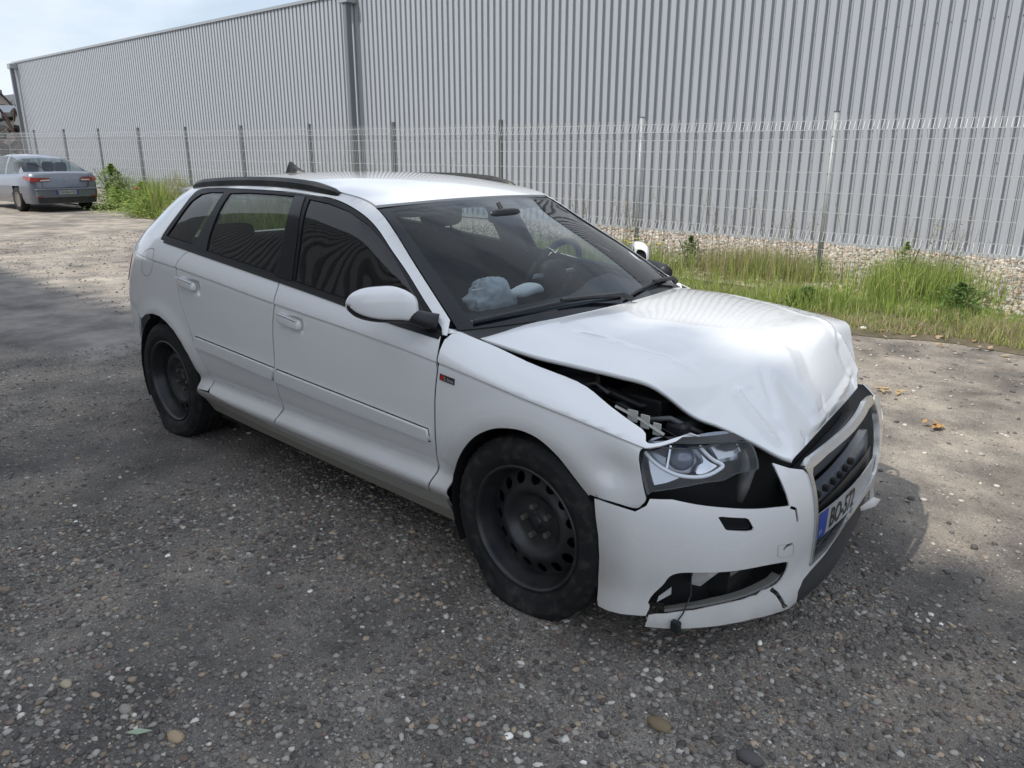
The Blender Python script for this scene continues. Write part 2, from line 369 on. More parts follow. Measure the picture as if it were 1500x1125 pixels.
# outlines of panels in body coordinates (side sheets: x,z; bumper sheet: s,z)
T={
 'arch_f':[(-0.3669,0.2929),(-0.3408,0.3985),(-0.2898,0.4888),(-0.2159,0.5734),(-0.1399,0.6239),(-0.0702,0.6481),(0.0069,0.6573),(0.0809,0.6446),(0.1505,0.6047),(0.2051,0.5508),(0.2547,0.4963)],
 'fd_front':[(-0.426,0.8891),(-0.4012,0.8089),(-0.4089,0.6852),(-0.4159,0.5432),(-0.446,0.3633),(-0.4741,0.2882)],
 'split':[(-1.4284,0.9757),(-1.4198,0.9057),(-1.4388,0.7697),(-1.4418,0.6197),(-1.4613,0.458),(-1.4728,0.379),(-1.5216,0.2702)],
 'rd_rear':[(-2.2157,1.043),(-2.279,1.0024),(-2.3156,0.9458),(-2.3156,0.8838),(-2.2991,0.7982),(-2.2421,0.6778),(-2.1748,0.5519),(-2.1112,0.4198),(-2.12,0.3509)],
 'dlo':[(-2.5568,1.0766),(-2.54,1.1314),(-2.5009,1.2197),(-2.4992,1.2769),(-2.4862,1.313),(-2.3337,1.3253),(-2.146,1.3303),(-1.9174,1.3326),(-1.7129,1.333),(-1.5632,1.3299),(-1.4349,1.3226),(-1.3288,1.3154),(-1.2029,1.2915),(-1.0821,1.2566),(-0.9842,1.2129),(-0.8594,1.141),(-0.713,1.0618),(-0.5711,0.9772),(-0.4474,0.905)],
 'g_quarter':[(-2.5183,1.085),(-2.4753,1.1746),(-2.4623,1.2642),(-2.4205,1.2977),(-2.1867,1.3133),(-2.1803,1.2147),(-2.2202,1.0652)],
 'strip_r_top':[(-2.1625,0.6183),(-1.7799,0.6039),(-1.4489,0.5899)],
 'strip_r_bot':[(-2.1519,0.5666),(-1.7965,0.5502),(-1.4649,0.5319)],
 'strip_f_top':[(-1.4274,0.5876),(-0.8767,0.5648),(-0.4497,0.5453)],
 'strip_f_bot':[(-1.4434,0.5298),(-0.8886,0.5089),(-0.4498,0.4986)],
 'fuel':[(-2.6065,1.02),(-2.6886,0.9968),(-2.7405,0.9299),(-2.7364,0.8796),(-2.6746,0.8655),(-2.6211,0.8884),(-2.5748,0.9466),(-2.5704,1.0069)],
 'fen_top':[(-0.4451,0.8944),(-0.3976,0.8983),(-0.273,0.8702),(-0.109,0.8334),(0.093,0.8027),(0.2387,0.7615),(0.3736,0.7184),(0.4195,0.6971),(0.5015,0.6895)],
 'fen_front':[(0.2609,0.4983),(0.3349,0.4958),(0.4001,0.4863),(0.4216,0.4982),(0.4383,0.5197),(0.4366,0.5477),(0.4179,0.612),(0.4112,0.6641),(0.4188,0.6871),(0.4523,0.69),(0.4987,0.6865)],
 'washer':[(0.342,0.4899),(0.3517,0.4912),(0.4244,0.477),(0.4345,0.4708),(0.4517,0.4398),(0.4487,0.4322),(0.4315,0.4331),(0.3704,0.4461),(0.3627,0.4519)],
 'tow':[(0.5508,0.3536),(0.6114,0.3382),(0.6279,0.3271),(0.6357,0.2912),(0.6239,0.2881),(0.5684,0.303),(0.5571,0.3134)],
 'towhole':[(0.5813,0.3307),(0.5947,0.3412),(0.6155,0.338),(0.6215,0.3295),(0.6012,0.3296),(0.587,0.3224)],
 'hl':[(0.1102,0.6476),(0.1193,0.6663),(0.1437,0.6769),(0.195,0.682),(0.2459,0.6815),(0.3018,0.6874),(0.3664,0.6927),(0.4277,0.6929),(0.4625,0.6882),(0.4795,0.6733),(0.4844,0.6503),(0.4837,0.6278),(0.4766,0.611),(0.4379,0.6106),(0.3972,0.6077),(0.3582,0.5952),(0.306,0.5912),(0.2503,0.5794),(0.2028,0.5682),(0.1619,0.5577),(0.1514,0.5488),(0.1357,0.5866),(0.1205,0.6202)],
 'hl_strip':[(0.1212,0.657),(0.1537,0.6342),(0.1898,0.6157),(0.2335,0.6012),(0.2828,0.5971),(0.3235,0.6019),(0.3566,0.6145),(0.3732,0.6266),(0.3416,0.6436),(0.3145,0.666),(0.301,0.6799)],
}
# ---------------------------------------------------------------- ground
GM=mat('worn_asphalt',(.1,.1,.1),.85); t=NT(GM); P_=t.o.outputs['Object']
x,y,z=t.xyz()
big=t.noise(.55,4); med=t.noise(3.5,5); fine=t.noise(120,3)
wv=t.n('ShaderNodeVectorMath',operation='ADD'); 
nzv=t.n('ShaderNodeTexNoise'); nzv.inputs['Scale'].default_value=30; t.l(P_,nzv.inputs['Vector'])
wsc=t.n('ShaderNodeVectorMath',operation='SCALE'); wsc.inputs['Scale'].default_value=.012; t.l(nzv.outputs['Color'],wsc.inputs[0]); t.l(P_,wv.inputs[0]); t.l(wsc.outputs[0],wv.inputs[1])
PV=wv.outputs[0]
v1=t.vor(62,vec=PV); v2=t.vor(26,vec=PV); v1e=t.vor(62,'DISTANCE_TO_EDGE',PV); v2e=t.vor(26,'DISTANCE_TO_EDGE',PV); v3=t.vor(135,vec=PV)
c1=t.xyz(v1.outputs['Color']); c2=t.xyz(v2.outputs['Color']); c3=t.xyz(v3.outputs['Color'])
# aggregate colours: greys, some ochre and pale chips
st1=t.ramp(c1[0],[(0,(.055,.056,.060)),(.35,(.085,.085,.088)),(.62,(.13,.128,.125)),(.82,(.17,.155,.135)),(.93,(.27,.25,.22)),(1,(.40,.39,.37))])
st2=t.ramp(c2[1],[(0,(.06,.06,.065)),(.5,(.12,.118,.115)),(.75,(.16,.135,.11)),(1,(.24,.23,.21))])
st3=t.ramp(c3[2],[(0,(.05,.05,.052)),(.6,(.105,.104,.104)),(.9,(.2,.19,.175)),(1,(.34,.33,.31))])
grit=t.noise(330,3,None,.7); matrix=t.mix(t.ramp(grit,[(.38,0),(.62,1)]),(.040,.038,.036),(.215,.205,.19))
m3=t.ramp(v3.outputs['Distance'],[(.30,.9),(.55,0)]); col=t.mix(m3,matrix,st3)
k1=t.math('MULTIPLY',t.ramp(v1.outputs['Distance'],[(.36,1),(.44,0)]),t.ramp(c1[1],[(.30,0),(.36,1)])); col=t.mix(k1,col,st1)
k2=t.math('MULTIPLY',t.ramp(v2.outputs['Distance'],[(.30,1),(.38,0)]),t.ramp(c2[2],[(.70,0),(.74,1)])); col=t.mix(k2,col,st2)
# smoother repair patch and sunlight painted into the far side as a paler tone
patch=t.math('MULTIPLY',t.ramp(t.math('ADD',t.math('SUBTRACT',t.math('MULTIPLY',x,-1),4.5),t.math('MULTIPLY',t.math('SUBTRACT',med,.5),1.0)),[(0,0),(.12,1)]),t.ramp(t.math('ADD',t.math('ADD',y,t.math('MULTIPLY',x,-.19)),t.math('ADD',-.25,t.math('MULTIPLY',t.math('SUBTRACT',big,.5),.5))),[(0,0),(.10,1)]))
smooth=t.mix(fine,(.105,.105,.108),(.150,.148,.148)); col=t.mix(t.math('MULTIPLY',patch,.85),col,smooth)
sun_tone=t.math('MULTIPLY',t.ramp(t.math('ADD',y,t.math('MULTIPLY',t.math('SUBTRACT',big,.5),1.6)),[(.0,0),(1.0,1)]),t.ramp(med,[(.25,.45),(.7,.95)]))
col=t.mix(t.math('MULTIPLY',sun_tone,.62),col,t.mix(fine,(.19,.172,.148),(.30,.275,.24)))
col=t.mix(t.ramp(med,[(.30,.42),(.62,0)]),col,(.055,.054,.055)); col=t.mix(t.ramp(big,[(.36,.55),(.58,0)]),col,(.045,.044,.046)); col=t.mix(t.ramp(t.noise(1.1,5),[(.52,0),(.70,.45)]),col,(.135,.115,.092))
col=t.mix(1.0,col,(2.1,1.98,1.84),'MULTIPLY'); col=t.mix(1.0,col,t.ramp(t.noise(2.2,6,None,.65),[(.30,.60),(.50,1.0),(.70,1.32)]),'MULTIPLY'); t.set('Base Color',col)
h=t.math('ADD',t.math('MULTIPLY',k1,t.math('MULTIPLY',t.ramp(v1.outputs['Distance'],[(.0,1),(.55,.2)]),.8)),t.math('MULTIPLY',k2,1.3)); h=t.math('ADD',h,t.math('MULTIPLY',m3,.35)); h=t.math('ADD',h,t.math('MULTIPLY',grit,.6))
h=t.math('MULTIPLY',h,t.math('SUBTRACT',1,t.math('MULTIPLY',patch,.8)))
t.set('Normal',t.bump(h,.9,.008)); t.b.inputs['Specular IOR Level'].default_value=.35; t.set('Roughness',t.ramp(k1,[(0,.92),(1,.68)]))
G=tag(obj('ground',[(-300,-120,0),(120,-120,0),(120,300,0),(-300,300,0)],[(0,1,2,3)],GM),'worn grey asphalt yard with exposed stones','ground',kind='structure')
# earth strip under the grass
EM=mat('soil',(.10,.075,.05),.95); t=NT(EM); n=t.noise(6,6); t.set('Base Color',t.ramp(n,[(.3,(.07,.065,.035)),(.55,(.13,.105,.065)),(.75,(.19,.16,.12))])); t.set('Normal',t.bump(t.noise(40,5),.8,.02))
def edge_y(x): return 4.42+np.interp(x,[-40,-25,-21,-17,-13,-8,0,20],[2.6,2.2,1.9,.9,.55,.15,.03,-.1])+.10*np.sin(np.asarray(x)*1.9)+.07*np.sin(np.asarray(x)*5.3+1)
xs=np.linspace(-42,14,220); V=[];F=[]
for x in xs: e=float(edge_y(x)); V+=[(x,e-.14,.004),(x,e+.10,.02),(x,9.55,.03)]
for i in range(len(xs)-1):
    for k in range(2): F.append((3*i+k,3*i+3+k,3*i+4+k,3*i+1+k))
tag(obj('verge',V,F,EM),'bare soil strip below the fence','verge',kind='structure')
# helper: many small rounded stones in one mesh
def ico():
    p=(1+5**.5)/2; v=np.array([(-1,p,0),(1,p,0),(-1,-p,0),(1,-p,0),(0,-1,p),(0,1,p),(0,-1,-p),(0,1,-p),(p,0,-1),(p,0,1),(-p,0,-1),(-p,0,1)])/math.sqrt(1+p*p)
    f=np.array([(0,11,5),(0,5,1),(0,1,7),(0,7,10),(0,10,11),(1,5,9),(5,11,4),(11,10,2),(10,7,6),(7,1,8),(3,9,4),(3,4,2),(3,2,6),(3,6,8),(3,8,9),(4,9,5),(2,4,11),(6,2,10),(8,6,7),(9,8,1)]); return v,f
def ico2():
    v,f=ico(); v=list(v); c={}; nf=[]
    def mid(a,b):
        k=(min(a,b),max(a,b))
        if k not in c: m=v[a]+v[b]; v.append(m/np.linalg.norm(m)); c[k]=len(v)-1
        return c[k]
    for a,b,d in f: x,y,z=mid(a,b),mid(b,d),mid(d,a); nf+=[(a,x,z),(b,y,x),(d,z,y),(x,y,z)]
    return np.array(v),np.array(nf)
def bulk(name,V,F,m,col=None,smooth=True,parent=None):
    V=np.ascontiguousarray(V,np.float32);F=np.ascontiguousarray(F,np.int32); me=bpy.data.meshes.new(name); k=F.shape[1]
    me.vertices.add(len(V)); me.vertices.foreach_set('co',V.ravel()); me.loops.add(F.size); me.loops.foreach_set('vertex_index',F.ravel())
    me.polygons.add(len(F)); me.polygons.foreach_set('loop_start',np.arange(0,F.size,k,dtype=np.int32)); me.polygons.foreach_set('use_smooth',np.full(len(F),smooth)); me.update(calc_edges=True)
    if col is not None:
        a=me.color_attributes.new('tint','FLOAT_COLOR','POINT'); a.data.foreach_set('color',np.c_[col,np.ones(len(col))].astype(np.float32).ravel())
    me.materials.append(m); o=bpy.data.objects.new(name,me); COL.objects.link(o)
    if parent: o.parent=parent
    return o
def stones(name,pos,size,cols,m,base,flat=.55,sink=.3):
    v,f=base; N=len(pos); a=rng.uniform(0,6.283,N); sx=size*rng.uniform(.75,1.35,N); sy=size*rng.uniform(.6,1.05,N); sz=size*flat*rng.uniform(.7,1.2,N)
    nz_=1+.16*rng.normal(size=(N,len(v),1)); L=v[None]*nz_*np.stack([sx,sy,sz],-1)[:,None,:]
    ca,sa=np.cos(a)[:,None],np.sin(a)[:,None]
    X=L[...,0]*ca-L[...,1]*sa+pos[:,None,0]; Y=L[...,0]*sa+L[...,1]*ca+pos[:,None,1]; Z=L[...,2]+pos[:,None,2]+(sz*(1-2*sink))[:,None]
    V=np.stack([X,Y,Z],-1).reshape(-1,3); F=(f[None]+(np.arange(N)*len(v))[:,None,None]).reshape(-1,3)
    return bulk(name,V,F,m,np.repeat(cols,len(v),0))
def tintmat(name,rough=.8,trans=0):
    m=mat(name,(.5,.5,.5),rough); t=NT(m); a=t.n('ShaderNodeAttribute',attribute_name='tint'); t.set('Base Color',a.outputs['Color'])
    if trans: t.b.inputs['Transmission Weight'].default_value=0; 
    return m
SM=tintmat('stone_tint',.75)
# stones bedded in the asphalt in front of the camera
N1,N2=34000,26000
px=np.vstack([np.stack([-1.9+4.0*rng.uniform(0,1,N1),-2.55+2.6*rng.uniform(0,1,N1)],-1),np.stack([-4.9+6.9*rng.uniform(0,1,N2),-2.55+3.5*rng.uniform(0,1,N2)],-1)])
px=px[(px[:,0]<2.2)&~((px[:,0]>1.15)&(px[:,1]<-2.2))]; N=len(px)
dn=np.sin(px[:,0]*3.1+1.7*np.sin(px[:,1]*2.3))+np.sin(px[:,1]*4.7+px[:,0]); px=px[rng.uniform(-2.6,1.2,N)<dn]; N=len(px)
pal=1.6*np.array([(.075,.066,.060),(.105,.094,.084),(.14,.13,.117),(.18,.165,.145),(.20,.155,.112),(.12,.088,.072),(.31,.29,.26),(.46,.44,.40)]); pi=rng.choice(8,N,p=[.2,.2,.22,.17,.10,.07,.033,.007])
sz=.0038+.0088*rng.uniform(0,1,N)**2.4; sz[rng.uniform(0,1,N)<.008]*=1.7
cs=pal[pi]*rng.uniform(.6,1.45,(N,1)); near=(np.hypot(px[:,0]-1.5,px[:,1]+2.6)<3.3)&(sz>.0078); P3=np.c_[px,np.zeros(N)]
tag(stones('bedded_stones',P3[near],sz[near],cs[near],SM,ico2(),.5,.38),'larger rounded stones bedded in the near asphalt','stones',kind='stuff')
tag(stones('bedded_grit',P3[~near],sz[~near],cs[~near],SM,ico(),.5,.38),'small rounded stones bedded in the asphalt','stones',kind='stuff')
Nf=9000; fx=np.stack([-14+17*rng.uniform(0,1,Nf),.3+4.2*rng.uniform(0,1,Nf)],-1); pf=np.array([(.16,.15,.14),(.34,.31,.27),(.5,.47,.42),(.26,.23,.19),(.10,.095,.09)])
tag(stones('loose_grit',np.c_[fx,np.zeros(Nf)],.005+.012*rng.uniform(0,1,Nf)**3,pf[rng.integers(0,5,Nf)]*rng.uniform(.8,1.2,(Nf,1)),SM,ico(),.6,.3),'loose grit on the sunlit asphalt','stones',kind='stuff')
big_st=[(-.74,-2.07,.019,(.42,.36,.25),'cream pebble at the lower left edge'),(-.29,-1.955,.024,(.40,.30,.19),'ochre oblong pebble near the bottom left'),(-.50,-2.0,.020,(.30,.28,.24),'pale grey-brown pebble at the bottom left'),(.66,-1.05,.030,(.20,.15,.09),'flat ochre stone below the front tyre'),(.90,-1.0,.030,(.085,.08,.08),'dark round stone in front of the bumper')]
v,f=ico2()
for i,(x,y,s_,c_,lb) in enumerate(big_st):
    L=v*(1+.06*rng.normal(size=(len(v),1)))*[s_*1.25,s_*.8,s_*.45]; m_=mat('pebble_%d'%i,c_,.7)
    tag(obj('pebble',L+[x,y,s_*.2],f,m_,None,True),lb,'stone','larger stones on the asphalt')
# pale gravel bed along the warehouse
N=19000; gx=-9+13*rng.uniform(0,1,N); gy=5.35+4.25*rng.uniform(0,1,N); kp=(gy>5.95)|(gx>-.6); gx,gy=gx[kp],gy[kp]; N=len(gx); gz=.022+.075*np.clip((gy-5.8)/1.5,0,1)+.03*rng.uniform(0,1,N)
pal=np.array([(.52,.45,.36),(.60,.55,.48),(.44,.36,.28),(.55,.42,.33),(.66,.62,.56),(.36,.32,.28)]); pi=rng.choice(6,N)
tag(stones('gravel_bed',np.c_[gx,gy,gz],.020+.018*rng.uniform(0,1,N),pal[pi]*rng.uniform(.65,1.0,(N,1)),SM,ico(),.75,.2),'pale pinkish gravel between fence and warehouse','gravel',kind='stuff')
GB=mat('gravel_base',(.42,.36,.29),.9); t=NT(GB); v1=t.vor(26); t.set('Base Color',t.ramp(t.xyz(v1.outputs['Color'])[0],[(0,(.30,.25,.20)),(.5,(.48,.42,.34)),(1,(.60,.55,.48))])); t.set('Normal',t.bump(v1.outputs['Distance'],1,.03))
V=[(-40,6.0,.034),(14,5.6,.034),(14,7.4,.095),(-40,7.4,.095),(14,9.6,.10),(-40,9.6,.10)]; tag(obj('gravel_base',V,[(0,1,2,3),(3,2,4,5)],GB),'gravel bed foundation along the warehouse','gravel base',kind='structure')
# ---------------------------------------------------------------- warehouse with ribbed cladding
CM=mat('grey_cladding',(.55,.57,.61),.42,.1); t=NT(CM); n=t.noise(.9,3); n2=t.noise(14,4); t.set('Base Color',t.mix(t.math('MULTIPLY',n2,.5),t.mix(n,(.385,.41,.45),(.43,.455,.495)),(.37,.39,.42))); t.set('Roughness',t.math('ADD',.34,t.math('MULTIPLY',n2,.2)))
WT=9.7; H0,H1=.16,5.05
WH=empty('warehouse',(-17,WT,0),None,'long warehouse clad in ribbed light grey metal sheets','warehouse')
PIT=1/6
prof=[]
for k in range(6):
    o=k*PIT; prof+=[(o,0),(o+.092,0),(o+.110,.058),(o+.140,.058),(o+.152,.0),(o+.157,.0),(o+.158,.012),(o+.162,.012),(o+.1645,0)]
prof.append((1.0,0))
def sheet(h0,h1): 
    V=[];F=[]
    for (a,d) in prof: V+=[(a,d,h0),(a,d,h1)]
    n=len(prof)
    F=[(2*i,2*i+2,2*i+3,2*i+1) for i in range(n-1)]; return V,F
V,F=sheet(H0,H1); me=None
for i in range(52):
    x0=-38+i*1.0
    if me is None: o=obj('cladding_sheet',V,F,CM,WH); me=o.data
    else: o=bpy.data.objects.new('cladding_sheet',me); COL.objects.link(o); o.parent=WH
    o.location=(x0+17,0,0)
tr=mat('edge_trim',(.34,.36,.385),.4,.3)
MB().box((-21.1,-.04,H1-.02),(31,.10,H1+.05)).build('roof_edge',tr,WH)
MB().box((-21.0,-.012,H0-.045),(31,.05,H0+.012)).build('base_flashing',mat('flashing_pale',(.5,.52,.54),.4,.2),WH)
MB().box((-21.0,.02,-.02),(31,.3,H0-.04)).build('plinth',mat('plinth_black',(.02,.02,.021),.9),WH)
MB().box((-21.05,.07,0),(31,14,H1-.02)).build('building_core',mat('core_grey',(.2,.21,.22),.8),WH)
b=MB(); me=None
scr=mat('screw',(.10,.10,.11),.5)
for zz in (1.38,3.20):
    for i in range(100):
        x=-8+i*PIT+.131+17-0; 
        if i*PIT-8>4.5: break
        b.tube([(x,.058,zz),(x,.050,zz)],.008,6)
s_=b.build('screws',scr,WH); s_['kind']='stuff'
for x in (-37.7,-14.40):
    dp=MB(); dp.box((x+17-.07,-.26,-.02),(x+17+.07,-.10,4.82)); d=bevel(dp.build('downpipe',mat('downpipe_grey',(.17,.185,.20),.45,.2),WH),.02)
    bevel(MB().box((x+17-.17,-.30,4.80),(x+17+.17,-.01,5.0)).build('hopper',tr,d),.01)
# ---------------------------------------------------------------- fence
FE=empty('mesh_fence',(-1.75,6.5,0),None,'galvanised welded mesh fence with round posts in front of the warehouse','fence')
GALV=mat('galvanised',(.36,.38,.39),.55,.25); t=NT(GALV); n=t.noise(8,4); t.set('Base Color',t.mix(n,(.30,.32,.33),(.42,.44,.45)))
WIRE=mat('fence_wire',(.47,.49,.50),.5,.1); DPOST=mat('post_grey',(.17,.185,.19),.45,.4)
def post(h,m,dark):
    b=MB(); r=.03
    if dark: b.box((-.025,-.025,0),(.025,.025,h))
    else: b.tube([(0,0,0),(0,0,h)],r,14)
    return b
SP=2.52
def wire_panel(h,fine=True):
    V=[];F=[]
    zs=[.08,.28,.48,.58,.68,.88,1.08,1.28,1.48,h-.20,h-.10,h]
    fold={.48:0,.58:-.035,.68:0}
    folds=[(.43,0),(.53,-.04),(.63,0),(h-.25,0),(h-.15,-.04),(h-.05,0)]
    prof=[(.05,0),(.43,0),(.53,-.04),(.63,0),(h-.25,0),(h-.15,-.04),(h-.05,0),(h,0)]
    w=.0026
    for i in range(51):
        x=-i*SP/51-.02; n=len(V)
        for z,y in prof: V+=[(x-w,y,z),(x+w,y-.0,z),(x,y+w*1.6,z)]
        for k in range(len(prof)-1):
            for q in range(3): F.append((n+3*k+q,n+3*k+(q+1)%3,n+3*k+3+(q+1)%3,n+3*k+3+q))
    for z,y in [(.12,0),(.43,0),(.53,-.04),(.63,0),(.85,0),(1.07,0),(1.29,0),(1.51,0),(h-.25,0),(h-.15,-.04),(h-.05,0)]:
        n=len(V); w2=.0036
        for x in (-.01,-SP+.01): V+=[(x,y-w2,z-w2),(x,y-w2,z+w2),(x,y+w2,z)]
        for q in range(3): F.append((n+q,n+(q+1)%3,n+3+(q+1)%3,n+3+q))
    return V,F
hs=[1.94+.019*max(0,i-1) for i in range(20)]
for i in range(-2,14):
    h=1.94+.018*max(0,i-1); x=-SP*i
    p=post(h,GALV,i>=2 or i<-1).build('fence_post',GALV if i<2 else DPOST,FE,i<2,(x,0,0))
    c=MB().tube([(0,0,h),(0,0,h+.012)],.033,12).build('post_cap',DPOST,p)
me=None
for i in range(-2,13):
    h=1.90+.018*max(0,i-1)
    V,F=wire_panel(h); o=obj('wire_panel',V,F,WIRE,FE,False,None,(-SP*i,-.035,0)); o['kind']='stuff'
# ---------------------------------------------------------------- grass and weeds
def blades(N,xf,yf,hf,wid,cols,lean=.35,seg=3):
    x=xf(N);y=yf(N,x);h=hf(N,x,y); a=rng.uniform(0,6.283,N); ln=rng.normal(0,lean,N)*h; la=rng.uniform(0,6.283,N); w=wid*rng.uniform(.6,1.4,N)
    V=np.zeros((N,2*seg+1,3))
    for k in range(seg+1):
        t_=k/seg; cx=x+np.cos(la)*ln*t_**1.8; cy=y+np.sin(la)*ln*t_**1.8; cz=.015+h*(t_-.12*t_**2*np.abs(ln/h))
        if k<seg:
            ww=w*(1-.75*t_); V[:,2*k]=np.stack([cx-np.cos(a)*ww,cy-np.sin(a)*ww,cz],-1); V[:,2*k+1]=np.stack([cx+np.cos(a)*ww,cy+np.sin(a)*ww,cz],-1)
        else: V[:,2*seg]=np.stack([cx,cy,cz],-1)
    f=[]
    for k in range(seg-1): f+=[(2*k,2*k+1,2*k+3),(2*k,2*k+3,2*k+2)]
    f.append((2*seg-2,2*seg-1,2*seg)); f=np.array(f)
    F=(f[None]+(np.arange(N)*(2*seg+1))[:,None,None]).reshape(-1,3)
    ci=rng.choice(len(cols),N); c=np.array(cols)[ci]*rng.uniform(.7,1.3,(N,1)); tn=np.sin(x*1.3+2*np.sin(y*1.9))+np.sin(y*2.7-x*.8+.6); dr=(rng.uniform(0,1,N)<np.clip(.18+.32*tn,0,.75)); c[dr]=np.array([(.50,.42,.27),(.44,.36,.22),(.40,.36,.19)])[rng.integers(0,3,dr.sum())]*rng.uniform(.7,1.2,(dr.sum(),1)); C=np.repeat(c,2*seg+1,0)
    return V.reshape(-1,3),F,C
def leafmat(name):
    m=bpy.data.materials.new(name); m.use_nodes=True; nt=m.node_tree; b=nt.nodes['Principled BSDF']; b.inputs['Roughness'].default_value=.6
    a=nt.nodes.new('ShaderNodeAttribute'); a.attribute_name='tint'; nt.links.new(a.outputs['Color'],b.inputs['Base Color'])
    tr=nt.nodes.new('ShaderNodeBsdfTranslucent'); nt.links.new(a.outputs['Color'],tr.inputs[0]); mx=nt.nodes.new('ShaderNodeMixShader'); mx.inputs[0].default_value=.38
    o=nt.nodes['Material Output']; nt.links.new(b.outputs[0],mx.inputs[1]); nt.links.new(tr.outputs[0],mx.inputs[2]); nt.links.new(mx.outputs[0],o.inputs[0]); return m
LM=leafmat('leaf_tint')
greens=[(.26,.36,.08),(.34,.44,.10),(.40,.47,.13),(.20,.30,.07),(.44,.45,.18)]
dry=[(.45,.38,.24),(.50,.43,.29),(.36,.31,.18),(.28,.32,.12)]
clump=lambda x,y:.5+.5*np.sin(x*2.1+np.sin(y*3.3))*np.sin(y*2.7+x*.7+1.3)
def xr(a,b): return lambda N:rng.uniform(a,b,N)
parts=[]
ynear=lambda N,x:edge_y(x)+.02+(rng.uniform(0,1,N)**1.5)*2.15
hnear=lambda N,x,y:(.035+.12*rng.uniform(0,1,N)**1.3*(.25+1.0*clump(x,y)))*np.clip((y-edge_y(x))/.35+.35,0,1.15)*np.where(y>edge_y(x)+1.9,.75,1)*np.where(clump(x*1.7,y*1.9)<.22,.35,1)
parts.append(blades(40000,xr(-7,3.0),ynear,hnear,.0036,greens,.55))
parts.append(blades(26000,xr(-16,-7),ynear,lambda N,x,y:hnear(N,x,y)*1.6+.04,.008,greens))
# tall weeds near the grey car
parts.append(blades(24000,xr(-21.5,-9),lambda N,x:edge_y(x)+.05+rng.uniform(0,1,N)*1.5,lambda N,x,y:(.10+.75*rng.uniform(0,1,N)**2*(.3+.9*clump(x*.9,y*1.3)))*np.clip((y-edge_y(x))/.5+.35,0,1)*np.interp(x,[-21.5,-20,-15,-10],[1.25,1.2,1,.6]),.014,greens[:5],.3))
# medium tufts around the posts
for cx,cy,sx,sy,n_,h_ in ((-2.35,6.35,.9,.45,4200,.42),(-.55,6.15,.55,.6,3600,.5),(-.1,5.4,.7,.4,2600,.16),(-4.5,5.9,1.3,.5,4800,.42),(-1.3,5.2,.5,.35,2500,.22),(.55,5.0,.5,.35,2200,.15)):
    parts.append(blades(n_,lambda N,a=cx,b=sx:rng.normal(a,b*.5,N),lambda N,x,a=cy,b=sy:rng.normal(a,b*.5,N),lambda N,x,y,h=h_:h*rng.uniform(.25,1.1,N),.0042,greens,.28))
def merge(parts):
    V=[];F=[];C=[];n=0
    for v,f,c in parts: V.append(v);F.append(f+n);C.append(c);n+=len(v)
    return np.vstack(V),np.vstack(F),np.vstack(C)
V,F,C=merge(parts); tag(bulk('grass',V,F,LM,C),'green and straw-coloured grass along the fence','grass',kind='stuff')
# tall flowering stalks with seed heads
VV=[];FF=[];CC=[];n=0
def stalk(x,y,h,lean):
    global n
    b=MB(); P=[]; la=rng.uniform(0,6.283)
    for k in range(6):
        t_=k/5; P.append((x+math.cos(la)*lean*t_**2,y+math.sin(la)*lean*t_**2,h*t_))
    b.tube(P,[.0030,.0028,.0024,.0020,.0016,.0012],4,False)
    q=[]
    for j in range(int(rng.integers(7,15))):
        k=rng.uniform(.62,1.0); i=min(4,int(k*5)); f_=k*5-i; p=np.array(P[i])*(1-f_)+np.array(P[i+1])*f_; d=rng.normal(size=3)*[.03,.03,.018]; c_=p+d*(1.25-k)*2; e=rng.normal(size=3)*.006
        q+=[tuple(c_-e),tuple(c_+e),tuple(c_+[e[1],-e[0],.014])]
    m=len(b.v); b.v+=q; b.f+=[(m+3*j,m+3*j+1,m+3*j+2) for j in range(len(q)//3)]
    tri=[]
    for f in b.f: tri+=[f] if len(f)==3 else [(f[0],f[1],f[2]),(f[0],f[2],f[3])]
    c=np.tile([(.20,.20,.09)],(len(b.v),1)); c[m:]=(.33,.27,.19); VV.append(np.array(b.v));FF.append(np.array(tri)+n);CC.append(c*rng.uniform(.75,1.25)); n+=len(b.v)
for cx,cy,sx,k,h0,h1 in ((-3.6,6.1,.9,46,.6,1.15),(-2.2,6.3,.5,26,.6,1.05),(-.55,6.2,.32,34,.5,.95),(-5.6,6.2,.8,26,.6,1.1),(-11.5,6.9,1.2,40,.9,1.7),(-9.2,6.9,1.0,26,.8,1.4),(-16,6.3,3.2,60,.6,1.05),(.3,5.6,.6,22,.25,.5)):
    for _ in range(k): stalk(rng.normal(cx,sx),rng.normal(cy,.28),rng.uniform(h0,h1),rng.uniform(.03,.22))
tag(bulk('grass_stalks',np.vstack(VV),np.vstack(FF),LM,np.vstack(CC)),'tall dry grass stalks with seed heads at the fence','grass',kind='stuff')
